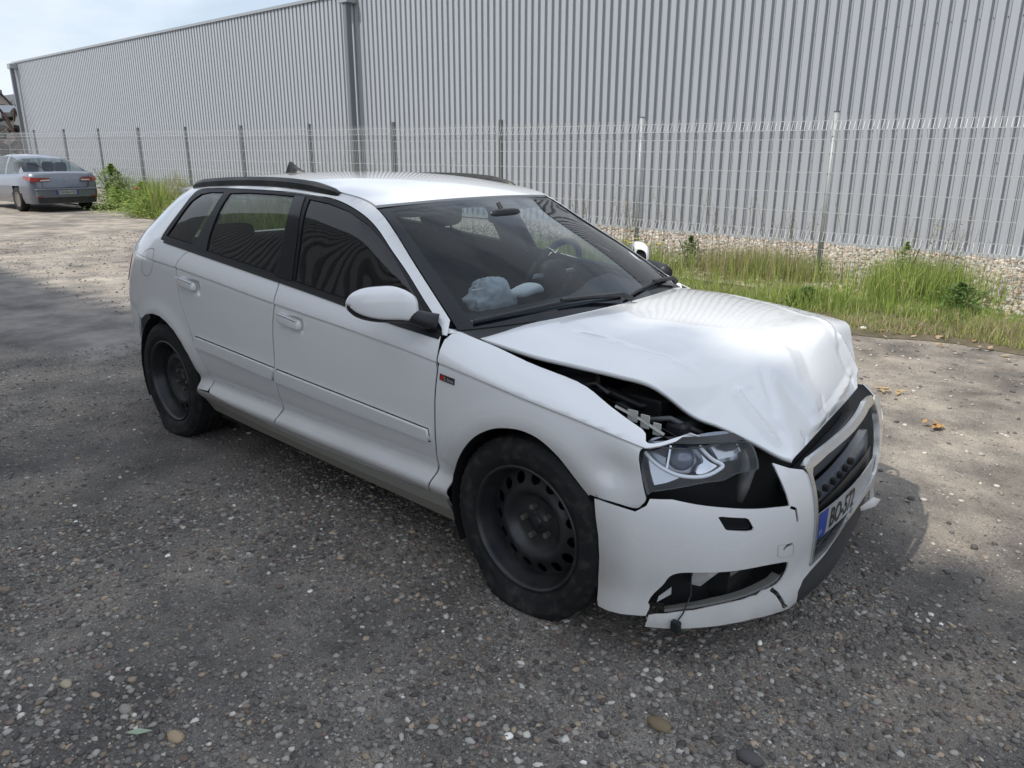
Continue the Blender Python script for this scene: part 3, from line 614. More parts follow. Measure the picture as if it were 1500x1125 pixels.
# leafy weeds: each one its own plant
def weed(x,y,h,r,nl,cols,label,size=.05):
    C=[];V=[];F=[];k=0
    for _ in range(nl):
        t_=rng.uniform(.03,1)**1.15; a=rng.uniform(0,6.283); rr=r*rng.uniform(0,1)**.5*max(.05,1-t_**1.6)*(1+.45*math.sin(3*a+9*x)+.3*math.sin(5*a+t_*9)); c=np.array([x+rr*math.cos(a),y+rr*math.sin(a),h*t_])
        d=np.array([math.cos(a),math.sin(a),rng.uniform(-.3,.6)]); d/=np.linalg.norm(d); s_=np.cross(d,[0,0,1]); s_/=np.linalg.norm(s_)+1e-9; L=size*rng.uniform(.5,1.3); w=L*.32
        V+=[c-d*L*.5,c+s_*w+[0,0,L*.1],c+d*L*.5,c-s_*w+[0,0,L*.1]]; F+=[(k,k+1,k+2),(k,k+2,k+3)]; k+=4; C+=[np.array(cols[rng.integers(len(cols))])*rng.uniform(.6,1.35)]*4
    e=empty('weed_plant',(0,0,0),None,label,'plant','weeds in the grass strip')
    bulk('foliage',np.array(V),np.array(F),LM,np.array(C),False,e)
    b=MB()
    for _ in range(7):
        a=rng.uniform(0,6.283); b.tube([(x,y,0),(x+.3*r*math.cos(a),y+.3*r*math.sin(a),h*.5),(x+.6*r*math.cos(a),y+.6*r*math.sin(a),h*.9)],.004,5)
    b.build('stem',mat('stem_green',(.12,.16,.05),.7),e)
dk=[(.10,.19,.05),(.14,.24,.07),(.18,.28,.08)]; lt=[(.30,.44,.11),(.38,.50,.15),(.25,.38,.09),(.45,.50,.20)]
weed(-1.35,5.15,.20,.34,620,dk,'low dark green weed behind the bonnet corner',.055)
weed(-.05,5.55,.34,.42,900,dk,'broad dark leafy weed in the grass at the right',.05)
weed(-3.35,6.35,.48,.26,700,dk,'bushy green weed beside the fence, left of the round post',.05)
weed(-.75,6.2,.62,.22,620,lt,'tall bright green weed at the fence, right of the round post',.045)
weed(-20.9,6.3,1.15,.8,2600,lt,'tall green weed against the silver saloon rear corner',.09)
weed(-18.6,6.1,.75,1.0,2200,lt,'spreading green weed with a poppy in the left grass',.08)
weed(-15.6,5.9,.62,1.0,1800,lt,'low green weed behind the white car tail',.08)
for i,(x,y,h,r,lb) in enumerate(((-19.9,5.95,.6,.7,'green weed at the kerb beside the silver saloon'),(-17.2,5.55,.5,.7,'low green weed at the front of the left grass'),(-16.4,6.5,.8,.7,'green weed against the fence left of the white car'),(-14.0,5.8,.5,.7,'green weed just behind the white car roof spoiler'),(-13.0,6.5,.7,.7,'green weed at the fence above the white car tail'))):
    weed(x,y,h,r,1500,lt,lb,.075)
# flowers
def flower(x,y,z,r,c,label,grp,name):
    b=MB(); 
    for k in range(6):
        a=k*math.pi/3; p=Vector((x,y,z)); d=Vector((math.cos(a),math.sin(a),.45))*r; s_=Vector((-math.sin(a),math.cos(a),0))*r*.45
        b.add([p,p+d*.7+s_,p+d,p+d*.7-s_],[(0,1,2,3)])
    e=empty(name,(0,0,0),None,label,'flower',grp); b.build('petals',mat('petal_%s'%name,c,.6),e); MB().tube([(x,y,0),(x+.01,y,z)],.003,5).build('stem',mat('stem_green',()),e)
for i in range(9): flower(-4.1+rng.normal()*.35,6.0+rng.normal()*.12,  .27+rng.uniform(0,.14),.034,(.75,.60,.02),'small yellow flower in the grass beyond the bonnet','yellow flowers behind the bonnet','yellow_flower')
flower(-17.6,5.5,.62,.09,(.70,.12,.05),'red poppy in the green weeds on the left','poppy','poppy')
# dead leaves and litter
def leafpile(cx,cy,n_,sp,c,label,name='dead_leaf',L0=.035):
    V=[];F=[];k=0
    for _ in range(n_):
        x,y=cx+rng.normal()*sp,cy+rng.normal()*sp*.45; a=rng.uniform(0,6.283); L=L0*rng.uniform(.6,1.3); d=np.array([math.cos(a),math.sin(a),0]); s_=np.array([-d[1],d[0],0]); z=.008+rng.uniform(0,.02)
        p=np.array([x,y,z]); V+=[p-d*L,p+s_*L*.45+[0,0,.010],p+d*L+[0,0,.012],p-s_*L*.45+[0,0,.004]]; F+=[(k,k+1,k+2),(k,k+2,k+3)]; k+=4
    o=obj(name,V,F,mat('leaf_%s'%label[:12],c,.7)); tag(o,label,'leaves'); o['kind']='stuff' if n_>3 else 'thing'; return o
leafpile(.60,2.07,14,.045,(.42,.24,.09),'heap of orange dry leaves on the asphalt right of the car')
leafpile(.15,2.58,9,.06,(.40,.29,.14),'scattered tan leaves on the asphalt near the bonnet corner')
leafpile(-.36,-2.02,1,.0,(.34,.42,.30),'pale green fallen leaf at the bottom left','fallen_leaf',.028)
leafpile(-.6,4.3,34,.9,(.26,.16,.09),'brown litter of leaves along the grass edge','leaf_litter',.035)
leafpile(.5,4.32,26,.5,(.36,.27,.17),'tan litter of twigs and leaves at the right grass edge','leaf_litter',.035)
L=ico2(); tag(obj('white_stone',L[0]*[.035,.03,.022]+[-.55,4.42,.015],L[1],mat('white_stone',(.7,.69,.66),.7),None,True),'white stone at the grass edge beside the bonnet','stone')
for i in range(26):   # twigs and crumbs
    x,y=rng.uniform(-9,3),rng.uniform(1.0,4.2); a=rng.uniform(0,6.283); L_=rng.uniform(.02,.08)
# ---------------------------------------------------------------- building behind the camera (its roof edge shades the yard)
BB=empty('rear_warehouse',(0,-6,0),None,'dark ribbed warehouse across the yard, seen mirrored in the side windows','warehouse')
CM2=mat('dark_cladding',(.50,.49,.47),.5,.0)
V=[];F=[]
n=int(22.5/.33)
for i in range(n):
    o=-22+i*.33; V+=[(o,0,0),(o,0,9.3),(o+.19,0,0),(o+.19,0,9.3),(o+.22,-.16,0),(o+.22,-.16,9.3),(o+.30,-.16,0),(o+.30,-.16,9.3)]
for i in range(4*n-1): F.append((2*i,2*i+1,2*i+3,2*i+2))
obj('cladding',V,F,CM2,BB)
MB().box((-22,-12,0),(.4,-.17,9.28)).build('building_core',mat('core_grey',()),BB)
# ---------------------------------------------------------------- far cars
def far_car(loc,rz,paint,label,detail,glassm):
    e=empty('parked_saloon',loc,None,label,'car','cars parked at the far end'); e.rotation_euler=(0,0,rz); e.scale=(.95,.95,.95)
    # x forward from the rear bumper, y left
    Lx=[0,.06,.25,.6,1.1,1.7,2.4,3.1,3.6,4.2,4.55,4.68]; 
    wid=Sp([0,.06,.25,.6,1.1,2.4,3.6,4.2,4.55,4.68],[.70,.78,.86,.895,.905,.905,.89,.85,.74,.62])
    zsh=Sp([0,.1,.5,1.2,2.4,3.4,4.2,4.68],[.95,.985,.99,.96,.92,.88,.80,.66]); 
    V=[];F=[];xs=np.linspace(0,4.68,48); prof=[(.30,.10),(.42,.03),(.55,.0),(.72,.005),(.88,.03),(1.0,.10),(1.0,.30),(1.0,.6),(1.0,1.0)]
    K=len(prof)
    for x in xs:
        w=float(wid(x));zt=float(zsh(x))
        for k,(t_,d) in enumerate(prof):
            z=.22+(zt-.22)*(t_-.3)/.7 if t_<1 else zt+.03*(1-( (1-d) )**2)*(d>.1)
            y=w-d*.6 if k<6 else (w-.06)*(1-(d-.1)/.9)
            V.append((x,y,z))
    nn=len(V)
    V+=[(a,-b_,c_) for a,b_,c_ in V]
    for i in range(47):
        for k in range(K-1):
            q=(i*K+k,(i+1)*K+k,(i+1)*K+k+1,i*K+k+1); xm=(xs[i]+xs[i+1])/2; zm=np.mean([V[j][2] for j in q])
            if k<4 and min(math.hypot(xm-.98,zm-.32),math.hypot(xm-3.72,zm-.32))<.36: continue
            F.append(q); F.append(tuple(j+nn for j in q[::-1]))
    F.append(tuple(range(K))+tuple(nn+k for k in range(K-1,-1,-1)))
    bd=obj('body',V,F,paint,e,True)
    # cabin
    cz=Sp([.42,.75,1.2,1.75,2.3,2.75,3.15,3.55],[.985,1.13,1.33,1.445,1.455,1.40,1.22,.93]); cw=Sp([.42,1.2,2.3,3.2,3.55],[.62,.60,.63,.68,.74])
    xs2=np.linspace(.42,3.55,30); V=[];F=[];m=7
    for x in xs2:
        zt=float(cz(x)); zb=float(zsh(x))-.01; wt=float(cw(x))*1.0; wb=.80
        kk=np.clip((zt-zb)/.5,0,1); wt=wb+(wt-wb)*kk
        V+=[(x,wb,zb),(x,(wb+wt)/2+.015,(zb+zt)/2),(x,wt,zt-.04*kk),(x,wt*.8,zt),(x,0,zt+.02*kk)]
    nn=len(V); V+=[(a,-b_,c_) for a,b_,c_ in V]; K=5; body=[];gls=[]
    for i in range(29):
        for k in range(4):
            q=(i*K+k,(i+1)*K+k,(i+1)*K+k+1,i*K+k+1); xm=xs2[i]
            isg=(k<2 and .75<xm<3.1 and not(1.75<xm<1.85)) or (k==3 or k==2) and (xm<1.22 and xm>.52 or 2.78<xm<3.45)
            (gls if isg else body).append(q); (gls if isg else body).append(tuple(j+nn for j in q[::-1]))
    cb=obj('cabin',V,body,paint,e,True); Vn=np.array(V); cg=[Vn[list(q)].mean(0) for q in gls]
    fz=lambda q,c_:('rear_window' if c_[0]<1.25 and abs(c_[1])<.52 else 'windscreen' if c_[0]>2.75 and abs(c_[1])<.55 else 'side_window_l' if c_[1]>0 else 'side_window_r')
    kinds=[fz(q,c_) for q,c_ in zip(gls,cg)]
    for kd in sorted(set(kinds)): obj(kd.replace('_l','').replace('_r','') if kd.startswith('side') else kd,V,[q for q,k_ in zip(gls,kinds) if k_==kd],glassm,cb,True)
    MB().box((.5,-.7,.30),(3.4,.7,.93)).build('interior',VOID,e)
    for y in (-.36,.36):
        for x in (1.15,2.05):
            VV_,F_=superell((x,y,1.13),(.06,.16,.14),.5,.5,14,8); obj('headrest',VV_,F_,FABRIC,e,True)
    for x in (.98,3.72):
        for s in (-1,1):
            w_=empty('wheel',(x,s*.80,.32),e); V_,F_=lathe([(.20,-.09),(.30,-.10),(.32,-.07),(.32,.07),(.30,.10),(.20,.09)],28); obj('tyre',V_,F_,RUBBER,w_,True)
            V_,F_=lathe([(.0,s*.07),(.10,s*.075),(.17,s*.06),(.20,s*.09),(.205,s*.08)],28); obj('rim',V_,F_,mat('rusty_rim',(.22,.19,.17),.5,.5),w_,True)
    if detail:
        RED=mat('lamp_red',(.26,.025,.02),.2,0,1)
        for s in (-1,1):
            tl=bevel(obj('rear_light',[(-.035,s*.38,.80),(-.035,s*.70,.79),(.06,s*.83,.80),(.34,s*.885,.86),(.34,s*.88,.93),(.06,s*.80,.90),(-.035,s*.68,.89),(-.035,s*.38,.885)],[(0,1,6,7),(1,2,5,6),(2,3,4,5)],RED,e),.004)
            obj('reverse_lens',[(-.040,s*.39,.805),(-.040,s*.62,.80),(-.040,s*.60,.835),(-.040,s*.39,.845)],[(0,1,2,3)],mat('lamp_clear',(.6,.55,.55),.2),tl)
            obj('reflector',[(-.045,s*.60,.385),(-.045,s*.74,.385),(-.045,s*.74,.42),(-.045,s*.60,.42)],[(0,1,2,3)],RED,e)
        bp_=bevel(MB().box((-.04,-.74,.36),(.30,.74,.60)).build('rear_bumper',paint,e),.05,3)
        bevel(MB().box((-.06,-.76,.555),(.05,.76,.615)).build('bumper_ledge',paint,bp_),.025,3)
        MB().box((-.035,-.72,.24),(.25,.72,.36)).build('bumper_skirt',BLACK,bp_)
        b=MB()
        for s in (-1,1): b.tube([(-.012,s*.60,.905),(-.020,s*.56,.66),(-.020,s*.52,.625)],.006,4)
        b.tube([(-.020,-.52,.625),(-.020,.52,.625)],.006,4); b.build('boot_gap',VOID,e)
        pl=MB().box((-.062,-.27,.455),(-.05,.27,.56)).build('number_plate',mat('plate_white',()),e)
        obj('blue_band',[(-.0635,.27,.455),(-.0635,.225,.455),(-.0635,.225,.56),(-.0635,.27,.56)],[(0,1,2,3)],mat('plate_blue',()),pl)
        obj('blue_band',[(-.0635,-.27,.455),(-.0635,-.225,.455),(-.0635,-.225,.56),(-.0635,-.27,.56)],[(0,1,2,3)],mat('plate_blue',()),pl)
        v_,f_=textmesh('CW-961-TW',1.0); v_=v_-v_.min(0); v_=v_/v_.max(0); obj('plate_text',[(-.0645,.205-.41*a,.475+.065*c_) for a,c_ in v_],f_,mat('plate_ink',()),pl)
        dm=[(0,.045),(.022,0),(0,-.045),(-.022,0)]; di=[(a*.45,c_*.5) for a,c_ in dm]
        obj('emblem',[(-.034,a,.84+c_) for a,c_ in dm+di],[(i,(i+1)%4,4+(i+1)%4,4+i) for i in range(4)],CHROME,e)
        MB().tube([(.50,.10,1.02),(.80,.30,1.165),(1.0,.48,1.25)],.012,5).build('rear_wiper',BLACK,e)
    return e
SIL=mat('silver_blue_paint',(.13,.145,.18),.35,.3,1)
far_car((-20.2,4.86,0),R(181),SIL,'silver-blue saloon with red tail lights parked by the fence',True,GL_FAR)
far_car((-27.2,4.1,0),R(175),mat('dark_grey_paint',(.42,.44,.47),.3,.3,1),'car mostly out of frame behind the silver saloon',False,GL_FAR)
# ---------------------------------------------------------------- far end of the yard
sc=MB(); mats=[mat('scrap_rust',(.09,.058,.043),.8),mat('scrap_dark',(.05,.048,.047),.7),mat('scrap_grey',(.16,.155,.15),.6)]
for mi in range(3):
    b=MB()
    for _ in range(330):
        x,y=-62+rng.normal()*4,16.6+rng.normal()*3.2; zt=max(.1,4.2-.35*abs(y-16.6)-.22*abs(x+62)); z=rng.uniform(.0,1)*zt; s_=rng.uniform(.1,.42,3); Mx=Matrix.Rotation(rng.uniform(0,6.28),3,Vector(rng.normal(size=3)).normalized())
        q=MB().box(-s_,s_); b.add([tuple(Mx@Vector(v_)+Vector((x,y,z))) for v_ in q.v],q.f)
    for _ in range(14):
        x,y=-60+rng.normal()*3,16.5+rng.normal()*2; b.tube([(x,y,1),(x+rng.normal()*1.2,y+rng.normal()*1.2,4.1+rng.normal()*.5)],.08,5)
    if mi==0: hp=tag(b.build('scrap_heap',mats[0]),'heap of rusty scrap metal beyond the warehouse corner','scrap heap'); hp['kind']='stuff'
    else: o=b.build('scrap_pieces',mats[mi],hp); o['kind']='stuff'
tag(MB().box((-86,0,0),(-85,48,5.5)).build('boundary_wall',mat('pale_wall',(.50,.56,.62),.8)),'pale blue-grey wall behind the scrap heap','wall')
for i,(y0,w,lb) in enumerate(((28.7,2.6,'left gabled house beyond the yard wall'),(31.0,2.6,'pale gabled house beside the warehouse corner'))):
    h=empty('gabled_house',(-105,y0,0),None,lb,'house','houses beyond the yard')
    hw=w/2; obj('wall',[(0,-hw,0),(0,hw,0),(0,hw,5.9),(0,0,7.6),(0,-hw,5.9),(-9,-hw,0),(-9,hw,0),(-9,hw,5.9),(-9,0,7.6),(-9,-hw,5.9)],[(0,1,2,3,4),(5,9,8,7,6),(0,5,6,1),(1,6,7,2),(4,9,5,0)],mat('render_%d'%i,(.52,.50,.46) if i else (.35,.30,.27),.9),h)
    r=MB()
    for s in (-1,1): r.add([(.3,s*(hw+.3),5.6),(.3,0,7.72),(-9.3,0,7.72),(-9.3,s*(hw+.3),5.6),(.3,s*(hw+.3),5.75),(.3,0,7.85),(-9.3,0,7.85),(-9.3,s*(hw+.3),5.75)],[(0,1,2,3),(4,7,6,5),(0,4,5,1),(3,2,6,7)])
    rf_=r.build('roof',mat('slate',(.09,.095,.105),.7),h); MB().box((-2.5,.3,6.6),(-1.9,.8,8.2)).build('chimney',mat('render_brick',(.25,.14,.10),.9),rf_)
    for y in (0,):
        wdw=MB().box((-.02,y-.3,5.7),(.04,y+.3,6.5)).build('window',VOID,h)
# ---------------------------------------------------------------- the damaged white car
CAR=empty('crashed_hatchback',(0,0,0),None,'white five-door hatchback with crumpled bonnet and broken front bumper','car')
FD=lambda s:(lambda x,z:np.stack([x,s*YD(x,z),z],-1))
def FDo(s,o): return lambda x,z:np.stack([x,s*(YD(x,z)+o),z],-1)
def FFo(s,o): return lambda x,z:np.stack([x,s*(YF(x,z)+o),z],-1)
def sm(k,n=4): return list(catmull(T[k],n))
def shift(P,d): return [(p[0]+d[0],p[1]+d[1]) for p in P]
CREL=[[(x,float(ZC(x))+e) for x in np.linspace(-2.95,.46,120)] for e in (.0015,-.0012,-.0065,-.016)]
g=.0042
arch_r=[(-2.96,.40),(-2.935,.48),(-2.885,.555),(-2.80,.62),(-2.7106,.657),(-2.62,.674),(-2.53,.6724),(-2.45,.6512),(-2.3757,.6171),(-2.3124,.5688),(-2.265,.506),(-2.238,.437),(-2.224,.37),(-2.215,.33)]
dlo_top=[tuple(p) for p in catmull(T['dlo'],4)]
belt=[(x,float(ZB(x))) for x in np.linspace(-2.5568,-.43,40)]
split=sm('split'); rdr=sm('rd_rear'); fdf=sm('fd_front')
SEAM=[(x,float(ZT(x))) for x in np.linspace(-.41,-2.86,60)]
for s in (-1,1):
    fl=(s>0); near=s<0; G=GL_SIDE
    K=dict(flip=not fl) if False else {}
    def pn(name,poly,m,par,off=0,F=None,**k):
        k.setdefault('flip',False); ff=(F or FDo)(s,off)
        # (x,z) sheet: du x dv points to -y ; flip for the left side
        k['flip']=(s>0); return panel(name,poly,ff,m,par,**k)
    # doors
    fd=pn('door',[(x+(-g),z) for x,z in fdf][::-1][:0]+[(x-g,z) for x,z in fdf]+[(-.9,.272),(-1.2,.270)]+[(x+g,z) for x,z in split[::-1]]+[(x,z-.004) for x,z in belt if -1.42<x<-.44],WHITE,CAR,lines=CREL,step=.034,sc=(1,1.7),flange=.004)
    rd=pn('door',[(x-g,z) for x,z in split]+[(-1.8,.304),(-2.10,.332)]+[(x+g,z) for x,z in rdr[::-1]]+[(x,z-.004) for x,z in belt if -2.2<x<-1.44],WHITE,CAR,lines=CREL,step=.034,sc=(1,1.7),flange=.004)
    # body side: quarter panel, D-pillar, cant rail and A-pillar in one pressing
    ZR=np.linspace(1.30,.70,26)
    quarter=[(x-g,z) for x,z in rdr if z<1.04][::-1]
    bs=[(-.41,.893)]+[p for p in SEAM if p[0]<-.412]+[(float(XE(z))+.004,z) for z in ZR]+[(-3.12,.685),(-2.96,.664),(-2.87,.638)]
    bs+=[p for p in arch_r if p[0]>-2.84]+[(-2.19,.335),(-2.126,.338)]+[(x-g,z) for x,z in rdr[::-1]]+[(-2.30,1.046),(-2.45,1.058),(-2.553,1.068)]
    bs+=[(x,z+.004) for x,z in dlo_top[1:]]+[(-.43,.893)]
    pn('body_side',bs,WHITE,CAR,lines=CREL,step=.034,sc=(1,1.7),flange=.004)
    # wing
    wt=[(-.41,.8965)]+[tuple(p) for p in catmull(T['fen_top'][1:8]+[(.465,.6935),(.500,.6895)],4)]
    wf=[(p[0]-(.003 if p[1]>.5 else 0),p[1]+(.005 if p[1]<.53 else 0)) for p in catmull(T['fen_front'][:11],3)]
    wa=[tuple(p) for p in catmull(T['arch_f'],4)]
    wing=[(x+g,z) for x,z in fdf if z<.885]+[(-.44,.285)]+[(-.372,.285)]+wa+wf+wt[::-1]
    wg=pn('front_wing',wing,WHITE,CAR,F=FFo,lines=CREL,step=.030,sc=(1,2.6),flange=.005)
    # sills
    so_=[(-.40,.283),(-.49,.283),(-.6083,.2755),(-.9,.267),(-1.2,.265),(-1.52,.266),(-1.8,.299),(-2.1237,.328),(-2.2215,.329),(-2.2175,.285),(-2.1,.262),(-1.6,.235),(-1.0,.217),(-.40,.212)]
    pn('sill',so_,mat('grimy_sill',(.36,.345,.315),.55),CAR,step=.03)
    pn('sill_skirt',[(-.40,.209),(-1.0,.214),(-1.6,.232),(-2.1,.259),(-2.216,.281),(-2.205,.20),(-1.8,.185),(-.7,.16),(-.41,.152)],mat('grimy_skirt',(.25,.23,.20),.7),CAR,off=-.004,step=.04)
    # rub strips
    for par,a,b in ((rd,'strip_r_top','strip_r_bot'),(fd,'strip_f_top','strip_f_bot')):
        ta=list(catmull(T[a],6)); tb=list(catmull(T[b],6)); pn('strip_shade_line',[(p[0],p[1]+.0035) for p in ta]+[(p[0],p[1]-.0045) for p in tb][::-1],mat('gap_black',(.03,.03,.03),.8),par,off=.004,flange=.004,step=.03)  # black underlay paints the shade line along both strip edges
        pn('rub_strip',list(catmull(T[a],6))+list(catmull(T[b],6))[::-1],WHITE,par,off=.016,flange=.018,step=.03)
    # handles
    for par,(hx,hz) in ((fd,(-1.305,.822)),(rd,(-2.20,.880))):
        y0=float(YD(hx,hz))+.018
        V,F=superell((0,0,0),(.082,.015,.022),.45,.3,28,10); V=[(hx+v[0],s*(y0+.006+v[1]-.05*v[0]**2/.0058*.05),hz+v[2]-.10*v[0]) for v in V]
        h=obj('door_handle',V,F,WHITE,par,True)
        V,F=superell((0,0,0),(.078,.007,.0045),.6,.4,24,8); V=[(hx+v[0],s*(y0+.014+v[1]),hz+.020+v[2]-.10*v[0]) for v in V]
        obj('chrome_strip',V,F,CHROME,h,True)
    # window surround and glass
    dl=[(x,z) for x,z in dlo_top]+[(x,z-.004) for x,z in belt[::-1]]
    gq=catmull(T['g_quarter'],1); 
    def inset(P,k=3): return [tuple(p) for p in catmull(P,k,True)]
    GQ=[(-2.518,1.087),(-2.492,1.150),(-2.47,1.215),(-2.452,1.262),(-2.415,1.296),(-2.33,1.309),(-2.185,1.314),(-2.176,1.24),(-2.195,1.15),(-2.222,1.066)]
    GR=[(-2.118,1.312),(-1.95,1.320),(-1.75,1.322),(-1.566,1.319),(-1.53,1.24),(-1.503,1.13),(-1.483,1.0),(-1.77,1.023),(-2.088,1.046),(-2.112,1.12),(-2.118,1.22)]
    GF=[(-1.452,1.310),(-1.325,1.2985),(-1.18,1.2725),(-1.0377,1.228),(-.9277,1.1745),(-.8174,1.1125),(-.7173,1.0525),(-.63,.998),(-.615,.925),(-.7949,.9335),(-1.02,.9535),(-1.337,.983),(-1.378,1.12)]
    fr=pn('window_frame',dl,TRIM,CAR,off=-.003,holes=[GQ,GR,GF],step=.03,flange=.02)
    for nm,gp,par in (('quarter_window',GQ,CAR),('window',GR,rd),('window',GF,fd)):
        pn(nm,gp,G if near else GL_FAR,par,off=-.010,step=.035,flange=0)
    pn('pillar_cover',[(-1.5581,1.322),(-1.487,1.32),(-1.41,1.17),(-1.345,.982),(-1.473,.993),(-1.4946,1.1557)],GLOSSB,CAR,off=.001,flange=.004,step=.03)
    pn('belt_strip',[(x,z+.010) for x,z in belt[1:]]+[(x,z-.009) for x,z in belt[1:][::-1]],TRIM,CAR,off=.005,flange=.008,step=.03)
    # mirror triangle
    pn('mirror_base',[(-.63,.995),(-.45,.905),(-.44,.897),(-.62,.922)],BLACK,fd,off=.004,flange=.006,step=.02)
    # fuel flap: flat black ring painted in place of the gap's shade
    if near:
        fp=np.array(catmull(T['fuel'],5,True)); c0=fp.mean(0); fi=c0+(fp-c0)*.972
        pn('fuel_flap_gap',fp,mat('gap_black',(.05,.05,.05),.8),CAR,off=.0006,holes=[fi],flange=0,step=.008)
    # rear light
    tl=[(float(XE(.955))+.004,.955),(-3.03,.958),(-3.0,.945),(-3.04,.87),(-3.12,.80),(-3.20,.775),(float(XE(.775))+.004,.775)]
    pn('rear_light',tl,mat('red_lens',(.30,.008,.008),.1,0,1),CAR,off=.003,flange=.006,step=.03)
    # rear bumper side
    pn('rear_bumper_corner',[(float(XE(.69)),.678),(-3.12,.678),(-2.96,.657),(-2.862,.632)]+[p for p in arch_r if p[0]<-2.86][::-1]+[(-2.955,.30),(-2.93,.26),(-3.1,.25),(float(XE(.27)),.27)]+[(float(XE(z)),z) for z in np.linspace(.30,.66,8)],WHITE,CAR,step=.03)
    pn('gap_shade_backing',[(-.36,.84),(-.45,.868),(-1.4,.955),(-2.2,1.02),(-2.34,1.01),(-2.36,.80),(-2.27,.66),(-2.17,.50),(-2.13,.30),(-1.5,.245),(-.40,.245),(-.36,.5)],VOID,CAR,off=-.016,flange=0,step=.05)  # black sheet added behind the door gaps to paint them in shade
    # inner liners (dark) so that the car is closed
    pn('door_lining',[(-.45,.86),(-1.4,.95),(-2.2,1.02),(-2.75,1.04),(-3.0,.9),(-3.0,.35),(-2.2,.28),(-.45,.25)],FABRIC,CAR,off=-.085,flange=0,step=.12)
    # wheel arch liners
    for cx,cz in WC:
        V=[];F=[];n=22
        for i in range(n+1):
            a=R(-28+236*i/n); 
            for y in (.865 if cx==0 else .855,.60): V.append((cx+.352*math.cos(a),s*y-s*.012,cz+.352*math.sin(a)))
        F=[(2*i,2*i+1,2*i+3,2*i+2) for i in range(n)]
        V+=[(cx+.37*math.cos(2*math.pi*i/20),s*.62,cz+.37*math.sin(2*math.pi*i/20)) for i in range(20)]; F.append(tuple(range(2*n+2,2*n+22)))
        obj('arch_liner',V,F,VOID,CAR)
# roof
FR=lambda x,y:np.stack([x,y,RZ(x,y)],-1)
ya=np.linspace(-1,1,25)
xf=[(float(SW(a,1)[0])-.012,float(a*YT(-1.06))*.985) for a in ya]
xr=[(-2.86+.02*abs(a),float(a*YT(-2.86))*.985) for a in ya[::-1]]
rs1=[(x,float(YT(x))*.985) for x in np.linspace(-1.10,-2.8,30)]
roof=xf+rs1+xr+[(x,-y) for x,y in rs1[::-1]]
rf=panel('roof',roof,FR,WHITE,CAR,step=.05,flange=.012)
panel('headliner',[(-1.05,-.5),(-1.0,0),(-1.05,.5),(-2.8,.5),(-2.8,-.5)],lambda x,y:np.stack([x,y,RZ(x,y)-.04],-1),mat('headliner_cloth',(.14,.14,.14),.9),CAR,step=.15,flange=0)
for s in (-1,1):   # roof rails
    xs=np.linspace(-1.30,-2.62,40); V=[];F=[]
    for i,x in enumerate(xs):
        e=min(1,(i)/5,(39-i)/4)**.5; y=float(YT(x))+.012; z=float(ZT(x))
        h=.006+.022*e; w=.010+.010*e
        for dy,dz in ((w,-.012),(w,h*.45),(w*.35,h),(-w*.6,h),(-w,h*.4),(-w,-.004)): V.append((x,s*(y+dy-.008),z+dz))
    n=6
    for i in range(39):
        for k in range(n): q=(i*n+k,i*n+(k+1)%n,(i+1)*n+(k+1)%n,(i+1)*n+k); F.append(q if s<0 else q[::-1])
    F+=[tuple(range(n)),tuple(39*n+k for k in range(n))]
    obj('roof_rail',V,F,BLACK,CAR,False)
# aerial fin
V,F=[],[]
for i,(x,z,w) in enumerate([(-2.40,1.392,.004),(-2.45,1.405,.018),(-2.50,1.425,.014),(-2.535,1.452,.006),(-2.55,1.45,.005),(-2.555,1.392,.03)]):
    V+=[(x,-w,z),(x,w,z),(x,-max(w,.012)*1.6,1.388),(x,max(w,.012)*1.6,1.388)]
for i in range(5):
    a=4*i;b=a+4; F+=[(a,b,b+1,a+1),(a,a+2,b+2,b),(a+1,b+1,b+3,a+3)]
obj('aerial',V,F,BLACK,CAR)
# rear end: tailgate, rear window, rear bumper and roof spoiler
def FRear(a,z,o=0):
    a=np.asarray(a,float);z=np.asarray(z,float); xe=XE(z);ye=YE(z); return np.stack([xe-.07*(1-np.abs(a)**2.2)-o,a*ye,z],-1)
rect=lambda a0,a1,z0,z1,n=14:[(a0+(a1-a0)*i/n,z0) for i in range(n)]+[(a1,z0+(z1-z0)*i/n) for i in range(n)]+[(a1-(a1-a0)*i/n,z1) for i in range(n)]+[(a0,z1-(z1-z0)*i/n) for i in range(n)]
tg=panel('tailgate',rect(-.995,.995,.60,1.31),FRear,WHITE,CAR,holes=[rect(-.86,.86,1.0,1.27)],step=.06,flip=True)
panel('rear_window',rect(-.86,.86,1.0,1.27),lambda a,z:FRear(a,z,-.006),GL_FAR,tg,step=.08,flip=True,flange=0)
panel('rear_bumper',rect(-1,1,.26,.594),lambda a,z:FRear(a,z,.015),WHITE,CAR,step=.06,flip=True)
V,F=superell((-2.83,0,1.318),(.085,.535,.016),.5,.3,40,8); obj('roof_spoiler',[(v[0]+.10*(abs(v[1])/.53)**3,v[1],v[2]+.028-.05*(v[1]/.53)**2) for v in V],F,WHITE,CAR,True)
